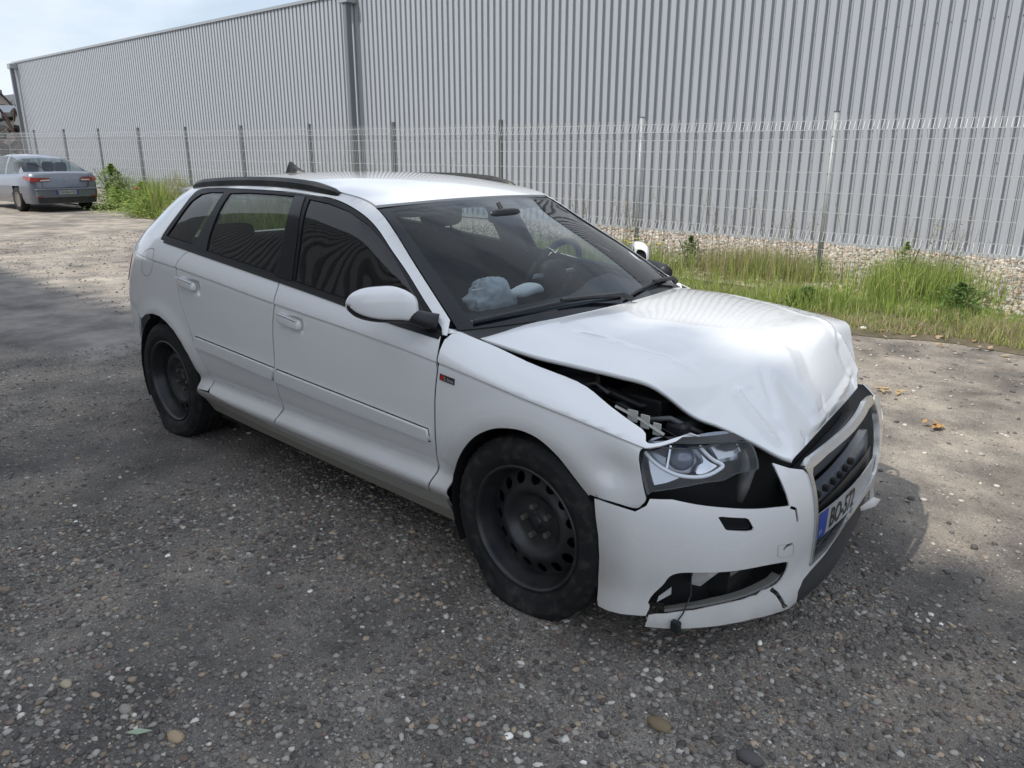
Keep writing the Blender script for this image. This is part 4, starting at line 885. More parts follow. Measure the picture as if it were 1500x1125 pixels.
# windscreen
ws=[(a,0.0) for a in np.linspace(-1,1,30)]+[(1,b) for b in np.linspace(.04,1,20)]+[(a,1.0) for a in np.linspace(.95,-1,30)]+[(-1,b) for b in np.linspace(.96,.04,20)]
wsi=[(a*.93,.05) for a in np.linspace(-1,1,30)]+[(.93,b) for b in np.linspace(.08,.955,20)]+[(a*.93,.965) for a in np.linspace(.97,-1,30)]+[(-.93,b) for b in np.linspace(.955,.08,20)]
WS=panel('windscreen',wsi,SW,GL_WS,CAR,step=.06,flange=0,sc=(.7,.7))
panel('windscreen_border',ws,SW,GLOSSB,CAR,holes=[wsi],step=.03,flange=.01,sc=(.7,.7))
b=MB()
for a0,b0,ang,L in ((-.12,.40,20,.06),(-.12,.40,75,.05),(-.10,.42,130,.05),(-.14,.41,200,.05),(-.08,.39,-25,.09),(-.05,.37,-30,.07),(.45,.35,120,.11),(-.83,.25,0,.05),(.30,.86,-50,.06)):
    a1=a0+L*math.cos(R(ang))/.7;b1=b0+L*math.sin(R(ang))/.7; d=(-.0016*math.sin(R(ang)),.0016*math.cos(R(ang)))
    P=[SW(a0-d[0],b0-d[1],.002),SW(a1,b1,.002),SW(a0+d[0],b0+d[1],.002)]; b.add(P,[(0,1,2)])
b.build('glass_cracks',mat('cracked_glass',(.6,.65,.65),.3),WS)
for a0,a1,bo in ((-.93,-.02,.035),(-.02,.78,.030)):   # wipers
    P=[SW(a0+(a1-a0)*i/12,bo+.035*math.sin(math.pi*i/12)*.8+.02*i/12,.012) for i in range(13)]
    w=MB().tube(P,[.007]*13,6).build('wiper',BLACK,CAR)
    MB().tube([SW(a1,bo-.03,.02),SW(a1-.05,bo,.03),SW((a0+a1)/2,bo+.04,.024)],[.013,.011,.007],6).build('wiper_arm',BLACK,w)
# scuttle panel below the glass
V=[];F=[]
for i,a in enumerate(np.linspace(-1,1,25)):
    p=SW(a,.0); V+=[(p[0]-.02,p[1],p[2]+.004),(p[0]+.11,p[1]*1.0,p[2]-.045)]
F=[(2*i,2*i+1,2*i+3,2*i+2) for i in range(24)]; obj('scuttle_panel',V,F,BLACK,CAR,True)
# bonnet
NET=[((-.35,-.715,.879),(-.34,.70,.881),.052,.150),((-.111,-.70,.855),(-.10,.69,.883),.055,.05),((.06,-.68,.846),(.064,.67,.876),.055,.02),((.215,-.655,.836),(.213,.65,.869),.050,.01),
 ((.328,-.63,.818),(.345,.62,.861),.045,.01),((.434,-.56,.728),(.449,.585,.858),.072,.01),((.505,-.52,.698),(.52,.55,.848),.060,.01),((.594,-.47,.656),(.559,.5,.79),.045,.005),((.667,-.42,.613),(.603,.44,.714),.012,.00),((.703,-.40,.605),(.641,.37,.646),-.024,-.012)]
nv=9; net=np.zeros((len(NET),nv,3))
for i,(a,b_,cz,cx) in enumerate(NET):
    for j in range(nv):
        v=j/(nv-1); p=np.array(a)*(1-v)+np.array(b_)*v; k=4*v*(1-v); k2=1-abs(2*v-1)**2.6
        p=p+[cx*k,0,cz*k2]; net[i,j]=p
def bicat(net,nu,nv_):
    A=np.array([catmull(net[:,j],nu) for j in range(net.shape[1])]).transpose(1,0,2)
    return np.array([catmull(A[i],nv_) for i in range(len(A))])
HS=bicat(net,13,13); nu_,nw=HS.shape[:2]
U,Vv=np.meshgrid(np.linspace(0,1,nu_),np.linspace(0,1,nw),indexing='ij')
def bmp(u0,v0,su,sv,ang,h):
    du=U-u0;dv=Vv-v0;c=math.cos(R(ang));s_=math.sin(R(ang)); a=(du*c+dv*s_)/su;b_=(-du*s_+dv*c)/sv; return h*np.exp(-(a*a+b_*b_))
def crease(pts,w,h,ea=.12,p=1.0):
    Q=np.stack([U*1.05,Vv*1.2],-1); best=np.full(U.shape,9.); tt=np.zeros(U.shape); P=np.array(pts,float)*[1.05,1.2]; L=np.r_[0,np.cumsum(np.linalg.norm(np.diff(P,axis=0),axis=1))]
    for i in range(len(P)-1):
        d=P[i+1]-P[i]; k=np.clip(((Q-P[i])@d)/(d@d),0,1); dd=np.linalg.norm(Q-P[i]-k[...,None]*d,axis=-1); m=dd<best; best=np.where(m,dd,best); tt=np.where(m,(L[i]+k*(L[i+1]-L[i]))/L[-1],tt)
    return h*np.maximum(0,1-best/w)**p*np.clip(np.minimum(tt,1-tt)/ea+.15,0,1)
disp=bmp(.78,.36,.10,.11,20,-.022)
disp+=crease([(.60,.165),(.639,.141),(.75,.094),(.87,.055)],.028,.010)+crease([(.64,.20),(.75,.15),(.86,.11)],.04,-.006)
disp+=crease([(.60,.33),(.639,.297),(.736,.219),(.80,.156)],.030,-.006)+crease([(.58,.49),(.625,.453),(.778,.406),(.931,.422)],.10,.014,.2)
disp+=crease([(.93,.30),(.944,.422),(.944,.609),(.925,.80),(.903,.938)],.04,.009)
disp+=crease([(.70,.84),(.736,.859),(.833,.922),(.931,1.0)],.028,.009)+crease([(.76,.80),(.86,.86),(.95,.93)],.045,-.008)
disp+=crease([(.75,.79),(.694,.812),(.5,.859),(.292,.935),(.1,.95)],.022,.004)+crease([(.08,.16),(.167,.165),(.306,.141),(.50,.141)],.020,.0035)
disp+=crease([(.46,.02),(.53,.10),(.60,.30)],.06,.005)+crease([(.86,.52),(.92,.50),(.985,.55)],.02,-.004)+crease([(.90,.22),(.95,.25),(1,.2)],.025,-.005)
nrm=np.cross(np.gradient(HS,axis=0),np.gradient(HS,axis=1)); nrm/=np.linalg.norm(nrm,axis=2,keepdims=True); nrm*=np.sign(nrm[...,2:3].mean())
HS=HS+nrm*disp[...,None]
V=[tuple(p) for p in HS.reshape(-1,3)]; F=[(i*nw+j,(i+1)*nw+j,(i+1)*nw+j+1,i*nw+j+1) for i in range(nu_-1) for j in range(nw-1)]
bn=obj('bonnet',V,F,WHITE,CAR,True)
bn.data.set_sharp_from_angle(angle=R(11))
md=bn.modifiers.new('thick','SOLIDIFY'); md.thickness=.014; md.offset=-1
for s in (-1,1):
    P=[(-.445,s*.800,.889),(-.405,s*.772,.8955),(-.36,s*.748,.8885),(-.325,s*.712,.868),(-.36,s*.700,.872),(-.42,s*.735,.897),(-.45,s*.765,.905)]
    obj('cowl_corner',P,[(0,1,6),(1,5,6),(1,2,5),(2,4,5),(2,3,4)],WHITE,CAR,True)
# engine bay
b=MB(); b.box((-.30,-.60,.20),(.44,.58,.58)); b.build('engine_block_cover',VOID,CAR)
for s in (-1,1):
    xs=np.linspace(-.38,.47,18); V=[];F=[]
    for x in xs: V+=[(x,s*(float(FY(x))-.004),float(FZ(x))-.006),(x,s*(float(FY(x))-.05),float(FZ(x))-.03),(x,s*(float(FY(x))-.07),.58)]
    for i in range(17):
        for k in range(2): F.append((3*i+k,3*i+k+1,3*i+k+4,3*i+k+3))
    obj('inner_wing',V,F,VOID,CAR)
b=MB()   # torn wing bracket
for x0,L,h in ((.285,.035,.022),(.33,.030,.030),(.372,.026,.024)):
    y=-float(FY(x0))+.004; z=float(FZ(x0))-.022; b.box((x0,y,z-.02),(x0+L,y+.005,z+h*.75))
b.tube([(.24,-.698,.748),(.33,-.690,.722),(.41,-.684,.69)],.006,5); b.build('wing_bracket',mat('bracket_white',(.55,.54,.50),.6),CAR)
b=MB(); b.tube([(-.05,-.60,.72),(.12,-.56,.74),(.22,-.52,.70),(.30,-.45,.71)],.018,8); b.tube([(.1,-.62,.70),(.2,-.6,.72),(.32,-.58,.66)],.012,8); b.build('hoses',BLACK,CAR,True)
BAY=mat('bay_parts',(.028,.028,.030),.5)
V,F=lathe([(.0,.0),(.07,.0),(.085,-.02),(.09,-.2)],20); obj('strut_tower',[(v[0]-.02,-.56+v[2],.78+v[1]) for v in V],F,BAY,CAR,True)
b=MB(); b.box((.12,-.52,.60),(.30,-.36,.735)); bevel(b.build('battery',BAY,CAR),.01)
b=MB(); b.box((.36,-.60,.60),(.43,-.30,.70)); bevel(b.build('bulkhead_strut',BAY,CAR),.012)
b=MB(); b.tube([(.30,-.64,.70),(.38,-.60,.715),(.45,-.52,.66)],.009,6); b.tube([(.05,-.63,.76),(.10,-.61,.775),(.16,-.62,.755)],.006,6); b.build('cables',mat('cable_grey',(.10,.10,.105),.5),CAR,True)
# front bumper
SBo=lambda o:(lambda s,z:SB(s,z,o)); SC=(BL/2,1)
tilt=lambda P,k=.065:[(2-s,z+k) for s,z in P]
b_arch=[(.004,.503),(.012,.4512),(.024,.3862),(.0285,.3154),(.026,.2372),(.0284,.168)]
b_low=[(.034,.148),(.06,.143),(.1,.144),(.1685,.1551),(.172,.150),(.1679,.1186)]
lipb=[(.2157,.1212),(.3156,.128),(.40,.129),(.4749,.1249),(.57,.108),(.6387,.0941),(.6687,.1046),(.6698,.1432),(.70,.1725)]
under=[(.74,.190),(.83,.213),(.92,.253),(.98,.283),(1.06,.305),(1.15,.32),(1.262,.325)]
gl_edge=[(.737,.212),(.742,.235),(.735,.31),(.722,.387),(.712,.443),(.700,.50),(.687,.545),(.664,.566)]
top=[(.6054,.5854),(.5409,.6151),(.556,.572),(.5776,.5167),(.592,.4725),(.53,.485),(.4656,.4962),(.3663,.5155),(.2851,.5286),(.2183,.541),(.1588,.5361),(.1513,.5149),(.1217,.4909),(.0534,.4979)]
left=[(1.258,.277),(1.30,.235),(1.33,.17),(1.45,.15),(1.6,.15),(1.8,.14),(1.97,.16),(1.976,.30),(1.985,.45),(1.995,.51),(1.85,.52),(1.72,.56),(1.5,.50),(1.43,.50),(1.43,.56),(1.43,.605),(1.38,.62),(1.335,.622)]
inner_l=[(1.31,.60),(1.30,.55),(1.285,.45),(1.27,.37),(1.262,.345)]
inner_b=[(1.15,.342),(1.06,.330),(.98,.303),(.92,.272),(.83,.233)]
fogp=[tuple(p+(rng.normal(size=2)*[.0025,.0022] if .165<p[1]<.215 and p[0]<.56 else 0)) for p in catmull([(.176,.176),(.1782,.2156),(.2083,.2625),(.2247,.2956),(.251,.3101),(.2966,.3122),(.3847,.3075),(.4963,.298),(.595,.277),(.618,.262),(.616,.235),(.598,.214),(.5748,.2043),(.5303,.2015),(.4704,.1976),(.3638,.1929),(.2678,.180),(.222,.1706)],3)]
bp=b_arch+[(.034,.148),(.06,.143),(.1,.144),(.1685,.1551),(.172,.166)]+fogp+[(.195,.165),(.176,.1585),(.173,.14),(.1679,.1186)]+lipb+under[:0]+[(.74,.186),(.83,.208),(.92,.246),(.98,.276),(1.06,.292),(1.15,.302),(1.24,.290)]+left+inner_l+inner_b+gl_edge+top
thin=lambda P,w:[(p[0]-w*.5,p[1]-w*.35) for p in P]+[(p[0]+w*.5,p[1]+w*.35) for p in P[::-1]]
fog=[tuple(p) for p in catmull([(.178,.178),(.1782,.2156),(.2083,.2625),(.2247,.2956),(.251,.3101),(.2966,.3122),(.3847,.3055),(.4963,.295),(.60,.270),(.617,.25),(.612,.223),(.5748,.2063),(.5303,.2035),(.4704,.1996),(.3638,.1949),(.2678,.182),(.2179,.1706)],3,True)]
ck=[(.548,.199),(.5728,.1745),(.5937,.1409),(.6036,.1213),(.625,.103)]
ck2=[(.594,.468),(.6195,.454),(.634,.4035)]
FB=panel('front_bumper',bp,SBo(0),WHITE,CAR,holes=[T['washer'],(np.array(T['towhole']).mean(0)+(np.array(T['towhole'])-np.array(T['towhole']).mean(0))*1.15),thin(ck,.012),thin(ck2,.008)],step=.022,flange=.005,sc=SC,flip=False)
panel('washer_cover',T['washer'],SBo(-.012),GLOSSB,FB,step=.02,flange=0,sc=SC)
panel('bumper_cavity',[(.0,.14),(.5,.12),(1,.12),(1.5,.12),(2,.14),(2,.56),(1.6,.64),(1,.62),(.4,.64),(0,.54)],SBo(-.12),VOID,CAR,step=.08,flange=0,sc=SC)
panel('splitter',[(.672,.142),(.70,.168),(.74,.181),(.83,.203),(.92,.241),(.98,.271),(1.06,.287),(1.2,.29),(1.2,.22),(1.06,.19),(.98,.165),(.9,.135),(.82,.112),(.74,.098),(.69,.094)],SBo(-.004),mat('splitter_black',(.03,.031,.034),.55),FB,step=.03,flange=.03,sc=SC)
th=np.array(T['towhole']); c1=th.mean(0); panel('tow_hole_shade',c1+(th-c1)*1.25,SBo(-.008),VOID,FB,step=.01,flange=0,sc=SC)  # black panel standing in for the shade inside the tow hole
tw=np.array(T['tow']); c0=tw.mean(0); panel('tow_cover_gap',tw,SBo(.0007),mat('gap_grey',(.35,.35,.35),.7),FB,holes=[c0+(tw-c0)*.95],step=.01,flange=0,sc=SC)
panel('lip_underside',[(.17,.118),(.2157,.1195),(.3156,.1265),(.4749,.1235),(.57,.1065),(.635,.0925),(.635,.085),(.57,.098),(.4749,.115),(.3156,.118),(.2157,.112),(.17,.110)],SBo(-.012),BLACK,FB,step=.02,flange=.01,sc=SC)
ft=[(.2179,.1686),(.2678,.180),(.3638,.193),(.4704,.198),(.5303,.2015),(.575,.205),(.600,.215)]; panel('fog_trim',ft+[(p[0],p[1]+.007) for p in ft[::-1]],lambda s,z:SB(s,z,-.010),mat('dirty_grey_trim',(.17,.165,.15),.75),FB,step=.02,flange=.03,sc=SC)
# bits in the fog light opening
P=[SB(*q) for q in ((.32,.305),(.40,.30),(.405,.27),(.36,.235),(.335,.215),(.305,.225))]
pp=[p+np.array([-.055,.05,0])+[rng.normal()*.004]*3 for p in P]; obj('torn_liner',pp+[np.mean(pp,0)+[.022,-.02,.004]],[(i,(i+1)%6,6) for i in range(6)],mat('torn_liner_grey',(.5,.5,.48),.8),FB)
P=[SB(*q,-.05) for q in ((.42,.295),(.485,.29),(.46,.262),(.43,.25))]; obj('bracket',P,[(0,1,2,3)],mat('bracket_grey',(.16,.155,.15),.7),FB)
P=[SB(*q,-.03) for q in ((.2,.205),(.235,.24),(.235,.215),(.195,.185))]; obj('bracket',P,[(0,1,2,3)],mat('bracket_pale',(.5,.5,.5),.7),FB)
MB().tube([SB(.30,.27,-.07),SB(.29,.22,-.02),SB(.265,.175,.006),SB(.25,.155,.012)],.0024,6).build('wire',BLACK,FB)
p=SB(.247,.147,.014); bevel(MB().box((p[0]-.014,p[1]-.010,p[2]-.026),(p[0]+.014,p[1]+.010,p[2]+.010)).build('plug',BLACK,FB),.003)
# grille frame, number plate, crash beam
go=[(.737,.208),(.742,.235),(.735,.31),(.722,.387),(.712,.443),(.700,.50),(.687,.545),(.668,.576),(.7035,.5935),(.7977,.606),(.8991,.617),(.9901,.6245),(1.1023,.637),(1.20,.65),(1.29,.645),(1.31,.60),(1.30,.55),(1.285,.45),(1.27,.37),(1.262,.342),(1.15,.337),(1.06,.325),(.98,.298),(.92,.267),(.83,.228)]
gi=[(.752,.228),(.7465,.31),(.734,.387),(.724,.443),(.712,.50),(.701,.543),(.708,.562),(.7977,.580),(.8991,.591),(.9901,.599),(1.1023,.610),(1.20,.621),(1.276,.617),(1.291,.585),(1.285,.55),(1.270,.45),(1.255,.375),(1.24,.354),(1.15,.349),(1.06,.337),(.98,.311),(.92,.280),(.83,.242)]
mc=mat('scuffed_chrome',(.62,.63,.64),.22,.9); t=NT(mc); n=t.noise(18,3); t.set('Roughness',t.math('ADD',.10,t.math('MULTIPLY',n,.18)))
GF_=panel('grille_frame',go,SBo(.006),mc,CAR,holes=[gi],step=.018,flange=.020,sc=SC)
panel('crash_beam',[(.70,.45),(.85,.47),(1.0,.49),(1.15,.50),(1.28,.50),(1.28,.575),(1.15,.57),(1.0,.56),(.85,.535),(.70,.505)],SBo(-.075),mat('beam_black',(.05,.052,.056),.5),CAR,step=.03,flange=.04,sc=SC)
gs=panel('grille_strip',[(.733,.398),(.85,.404),(1.0,.418),(1.15,.43),(1.27,.435),(1.27,.515),(1.15,.508),(1.0,.492),(.85,.466),(.722,.455)],SBo(-.035),mat('grille_grey',(.10,.11,.13),.3),GF_,step=.03,flange=.03,sc=SC)
for s_,z_ in ((.777,.443),(.829,.448),(.879,.455),(.928,.461),(.97,.472),(1.015,.482)):
    V,F=superell(SB(s_,z_,-.03),(.014,.012,.011),.4,.4,10,6); obj('clip',V,F,VOID,gs)
panel('grille_insert',[(.75,.235),(.83,.25),(.98,.32),(1.15,.36),(1.25,.375),(1.27,.46),(1.0,.45),(.85,.42),(.73,.395)],SBo(-.022),BLACK,GF_,step=.04,flange=0,sc=SC)
for k in range(3):
    panel('grille_slat',[(.752,.240+.016*k),(.83,.262+.016*k),(.98,.33+.014*k),(1.1,.357+.012*k),(1.1,.363+.012*k),(.98,.337+.014*k),(.83,.269+.016*k),(.752,.247+.016*k)],SBo(-.010),BLACK,GF_,step=.03,flange=.012,sc=SC)
mat('plate_white').node_tree.nodes['Principled BSDF'].inputs['Base Color'].default_value=(.33,.34,.345,1)
# number plate laid on the bumper curve
PA,PB=np.array((.757,.288)),np.array((1.235,.325)); PH=.100
def FP(o): return lambda u,v:SB(PA[0]+(PB[0]-PA[0])*u,PA[1]+(PB[1]-PA[1])*(.35*u+.65*np.sin(np.clip(u,0,1)*np.pi/2))+v*PH,o)
np_=panel('number_plate',[(0,0),(1,0),(1,1),(0,1)],FP(-.004),mat('plate_white',(.62,.63,.62),.35),CAR,step=.05,flange=.004,sc=(.5,.11))
panel('blue_band',[(0,0),(.112,0),(.112,1),(0,1)],FP(-.0028),mat('plate_blue',(.015,.05,.28),.4),np_,step=.05,flange=0,sc=(.5,.11))
def plate_text(txt,u0,w,v0,h,F,m,par,name='plate_text'):
    v,f=textmesh(txt,1.0,.022); v=v-v.min(0); v=v/v.max(0); P=F(u0+v[:,0]*w,v0+v[:,1]*h); obj(name,P,f,m,par)
plate_text('BO-572',.155,.37,.12,.76,FP(-.0026),mat('plate_ink',(.012,.012,.012),.5),np_)
plate_text('F',.03,.03,.14,.2,FP(-.0022),mat('plate_white',()),np_)
# lip fragment on the far side
P=[SB(1.06,.30,.01),SB(1.15,.307,.03),SB(1.185,.288,.05),SB(1.16,.268,.042),SB(1.08,.275,.012),SB(1.12,.288,.038)]
obj('torn_lip',P,[(0,1,5),(1,2,5),(2,3,5),(3,4,5),(4,0,5)],WHITE,FB,True)
# headlight
for s in (-1,):
    mir=(lambda F:F) if s<0 else (lambda F:(lambda u,v:F(u,v)*np.array([1,-1,1])))
    fl=s>0
    lens=[tuple(p) for p in catmull(T['hl'],3,True)]
    hl=panel('headlight',lens,mir(SBo(.004)),GL_LENS,CAR,step=.025,flange=.0,sc=SC,flip=fl)
    c0=np.mean(lens,0); rim=[tuple(c0+(np.array(p)-c0)*.965) for p in lens]
    panel('lens_rim',lens,mir(SBo(.003)),BLACK,hl,holes=[rim],step=.02,flange=.03,sc=SC,flip=fl)
    panel('housing',lens,mir(lambda u,v:SB(u,v,-.085)),mat('lamp_dark',(.33,.35,.39),.18,.6),hl,step=.03,flange=0,sc=SC,flip=fl)
    st=catmull(T['hl_strip'],6); b=MB()
    b.tube([mir(SBo(-.022))(p[0],p[1]) for p in st],.006,8); b.build('light_guide',mat('light_guide',(.86,.90,.94),.15),hl,True)
    hi=[tuple(p) for p in catmull([(.302,.673),(.318,.655),(.345,.637),(.372,.626),(.355,.612),(.325,.602),(.29,.602),(.30,.625),(.315,.635)],3,True)]
    panel('reflector',hi,mir(lambda u,v:SB(u,v,-.035)),CHROME,hl,step=.02,flange=.02,sc=SC,flip=fl)
    panel('reflector',[(.135,.645),(.16,.632),(.20,.612),(.25,.60),(.235,.59),(.20,.575),(.165,.565),(.15,.60)],mir(SBo(-.03)),mat('lamp_silver',(.55,.57,.60),.25,.7),hl,step=.02,flange=.02,sc=SC,flip=fl)
    panel('reflector',[(.375,.632),(.36,.655),(.345,.675),(.40,.685),(.455,.68),(.47,.645),(.43,.635)],mir(SBo(-.05)),mat('lamp_silver',()),hl,step=.02,flange=.02,sc=SC,flip=fl)
    panel('lamp_mask',[(.125,.66),(.15,.672),(.20,.676),(.235,.676),(.23,.655),(.20,.64),(.165,.65)],mir(SBo(-.04)),BLACK,hl,step=.02,flange=.01,sc=SC,flip=fl)
    panel('lamp_mask',[(.365,.688),(.43,.688),(.45,.665),(.42,.658),(.38,.668)],mir(SBo(-.03)),BLACK,hl,step=.02,flange=.01,sc=SC,flip=fl)
    p=mir(SBo(-.055))(np.float64(.245),np.float64(.637)); V,F=superell(p,(.040,.040,.038),1,1,20,12); obj('projector',V,F,mat('projector_glass',(.10,.12,.18),.03,0,1,.9),hl,True)
    b=MB(); a0=mir(SBo(-.03))(np.float64(.205),np.float64(.676));a1=mir(SBo(-.03))(np.float64(.197),np.float64(.615)); b.tube([a0,a1],.006,6); b.build('bezel',CHROME,hl)
    # black panel above lamp and ducting below it
    V=[];F=[]
    for i,u in enumerate(np.linspace(.22,.47,10)):
        p=mir(SBo(-.012))(np.float64(u),np.float64(.688)); V+=[p,p+np.array([-.05,s*-.02,.004]),p+np.array([-.20,s*-.02,-.09])]
    for i in range(9): F+=[(3*i,3*i+1,3*i+4,3*i+3),(3*i+1,3*i+2,3*i+5,3*i+4)]
    obj('lamp_top',V,F,mat('lamp_top_black',(.02,.02,.021),.6),hl,True)
    MB().tube([mir(SBo(-.06))(np.float64(.445),np.float64(.50)),mir(SBo(-.05))(np.float64(.455),np.float64(.545)),mir(SBo(-.06))(np.float64(.50),np.float64(.60)),mir(SBo(-.08))(np.float64(.53),np.float64(.625))],[.012,.02,.026,.02],8).build('air_duct',mat('duct_grey',(.09,.088,.085),.5),hl,True)
# badge on the wing
def FBd(u,v): x=-.385+.072*u; z=.7695-.0065*u-.022*(1-v); return np.stack([x,-(YF(x,z)+.003),z],-1)
bd=panel('badge',[(0,0),(1,0),(1,1),(0,1)],FBd,mat('badge_dark',(.04,.04,.042),.3),CAR,step=.3,flange=.003,sc=(1,.3))
panel('red_mark',[(.02,.05),(.20,.05),(.34,.95),(.14,.95)],lambda u,v:FBd(u,v)+[0,-.0012,0],mat('badge_red',(.5,.01,.015),.3),bd,step=.3,flange=0,sc=(1,.3))
plate_text('S line',.30,.66,.2,.6,lambda u,v:FBd(u,v)+[0,-.0014,0],mat('badge_silver',(.6,.6,.6),.3,.8),bd,'badge_text')
# door mirrors
for s in (-1,1):
    n=36; ks=1-(1-np.linspace(0,1,22))**1.6; rows=[]
    for k in ks:
        e=max(0,1-(max(0,k-.30)/.70)**3.4)**.55; i_=max(0,(.30-k)/.30)
        h=.066*e*(1-.10*k)*(1-.30*i_**2)+.0008; d=.062*(.25+.75*e)*(1-.35*i_**2); y=.838+.172*k; xc=-.560-.135*k-(.10 if s>0 else 0); zc=.988+.002*k-.012*i_
        sg=lambda w,q:math.copysign(abs(w)**q,w)
        rows.append([(xc+(d*sg(math.cos(a),.9) if math.cos(a)>0 else d*.55*sg(math.cos(a),.45)),s*y,zc+h*sg(math.sin(a),.62)) for a in (2*math.pi*(i+.5)/n for i in range(n))])
    rows=np.array(rows)
    def part(idx,nm,m,par):
        V=[tuple(rows[j][i]) for j in range(len(rows)) for i in idx]; K=len(idx); F=[]
        for j in range(len(rows)-1):
            for i in range(K-1): q=(j*K+i,j*K+i+1,(j+1)*K+i+1,(j+1)*K+i); F.append(q if s>0 else q[::-1])
        return obj(nm,V,F,m,par,True)
    lo_=list(range(22,33)); up_=[i%n for i in range(32,36+23)]
    mr=part(up_,'door_mirror',WHITE,CAR); part(lo_,'mirror_underside',BLACK,mr); obj('mirror_cap',[tuple(p) for p in rows[1]],[tuple(range(n))],BLACK,mr)
    md=mr.modifiers.new('thick','SOLIDIFY'); md.thickness=.003; md.offset=-1
    MB().tube([(-.47,s*.79,.925),(-.50,s*.82,.935),(-.54-(.04 if s>0 else 0),s*.845,.948),(-.60-(.09 if s>0 else 0),s*.885,.952)],[.034,.032,.027,.02],14).build('mirror_arm',BLACK,mr,True)
    V,F=superell((0,0,0),(.006,.072,.052),.6,.5,20,10); obj('mirror_glass',[(v[0]-.665-.78*v[1]-(.10 if s>0 else 0),s*(.915+v[1]),.988+v[2]) for v in V],F,mat('mirror_glass',(.5,.52,.55),.03,1),mr,True)
# wheels
def wheel(cx,s,cz,yo,rot):
    e=empty('wheel',(cx,0,cz),CAR)
    prof=[(.212,-.090),(.222,-.098),(.245,-.112),(.272,-.117),(.292,-.112),(.310,-.104),(.318,-.090),(.323,-.06),(.324,0),(.323,.06),(.318,.090),(.29,.110),(.25,.112),(.212,.092)]
    V=[];F=[];n=150;P=np.array(prof);rr=np.linspace(0,len(prof)-1,66);pr=[(np.interp(q,range(len(prof)),P[:,0]),np.interp(q,range(len(prof)),P[:,1])) for q in rr];K=len(pr)
    for i in range(n):
        a=2*math.pi*i/n
        for j,(r,y) in enumerate(pr):
            if r>.306 and abs(y)<.10:   # tread blocks
                if abs(abs(y)-.034)<.006 or abs(y)<.006: r-=.009
                elif i%3==0 and abs(y)>.055: r-=.004
            z=r*math.sin(a); x=r*math.cos(a); low=-cz+.003
            sq=max(0,(low+.075)-z)/.1 if math.sin(a)<0 else 0
            bul=.042*min(1,sq)**1.2*(1 if r>.225 else 0)
            if z<low+.035: x*=1+.17*min(1,(low+.035-z)/.05)
            y2=y*(1+bul/.11); z2=max(z,low) 
            V.append((x,s*(yo-.0)+ (y2 if s>0 else -y2)*-1*-1,z2))
    for i in range(n):
        for j in range(K-1): a=i*K+j;b=((i+1)%n)*K+j; F.append((a,a+1,b+1,b))
    obj('tyre',V,F,RUBBER,e,True)
    out=s   # outward direction
    V,F=lathe([(.226,.098),(.224,.105),(.219,.106),(.214,.100),(.210,.086),(.206,.070),(.200,.055),(.194,.030),(.192,-.05),(.20,-.09)],72); rim=obj('rim',[(v[0],s*yo+out*v[1],v[2]) for v in V],F,STEEL,e,True)
    dp=Sp([0,.03,.045,.075,.095,.115,.128,.142,.165,.185,.194],[.030,.030,.022,.022,.030,.050,.056,.050,.040,.034,.030])
    circ=lambda cx_,cy_,r,k:[(cx_+r*math.cos(2*math.pi*i/k),cy_+r*math.sin(2*math.pi*i/k)) for i in range(k)]
    holes=[]
    for i in range(15):
        a=2*math.pi*(i+.5)/15+rot; 
        holes.append(circ(.165*math.cos(a),.165*math.sin(a),.0205,14))
    def FDsk(u,v): r=np.hypot(u,v); return np.stack([u,s*yo+out*dp(r)+0*u,v],-1)
    panel('wheel_disc',circ(0,0,.1935,72),FDsk,STEEL,e,holes=holes,step=.012,flange=.006,flip=(s>0))
    V,F=lathe([(.0,.040),(.020,.040),(.024,.036),(.026,.024),(.034,.022)],24); obj('hub_centre',[(v[0],s*yo+out*v[1],v[2]) for v in V],F,STEEL,e,True)
    for i in range(5):
        a=2*math.pi*i/5+.5+rot; x,z=.056*math.cos(a),.056*math.sin(a)
        b=MB(); b.tube([(x,s*yo+out*.02,z),(x,s*yo+out*.042,z)],.0105,6); b.build('wheel_bolt',mat('bolt_steel',(.16,.15,.135),.5,.4),e)
    V,F=lathe([(.0,-.02),(.13,-.02),(.14,-.03),(.14,-.05)],32); obj('brake_disc',[(v[0],s*yo+out*v[1],v[2]) for v in V],F,mat('brake_iron',(.06,.05,.045),.6,.5),e,True)
for cx,yo,r0 in ((0,.757,.1),(-2.578,.745,.6)):
    for s in (-1,1): wheel(cx,s,.297,yo,r0)
# underside and cabin
b=MB(); b.box((-3.2,-.60,.165),(.62,.60,.30)); b.box((-2.2,-.765,.155),(-.42,.765,.27)); b.box((-3.1,-.5,.3),(-2.95,.5,.75)); b.build('floor_pan',VOID,CAR)
b=MB(); b.box((-.36,-.70,.28),(-.30,.70,.86)); b.build('bulkhead',VOID,CAR)
V=[];F=[]
for j,a in enumerate(np.linspace(-.93,.93,25)):
    p=SW(a,.0); x0=float(p[0])-.03; zc=float(p[2])-.03
    hump=.055*math.exp(-((a-.50)/.22)**2)
    for dx,z in ((0,zc),(-.16,zc+.015+hump*.3),(-.30,zc+.02+hump),(-.38,zc-.01+hump),(-.42,zc-.10),(-.40,zc-.34)): V.append((x0+dx,float(p[1]),z))
for j in range(24):
    for k in range(5): F.append((j*6+k,j*6+k+1,j*6+k+7,j*6+k+6))
obj('dashboard',V,F,DASH,CAR,True)
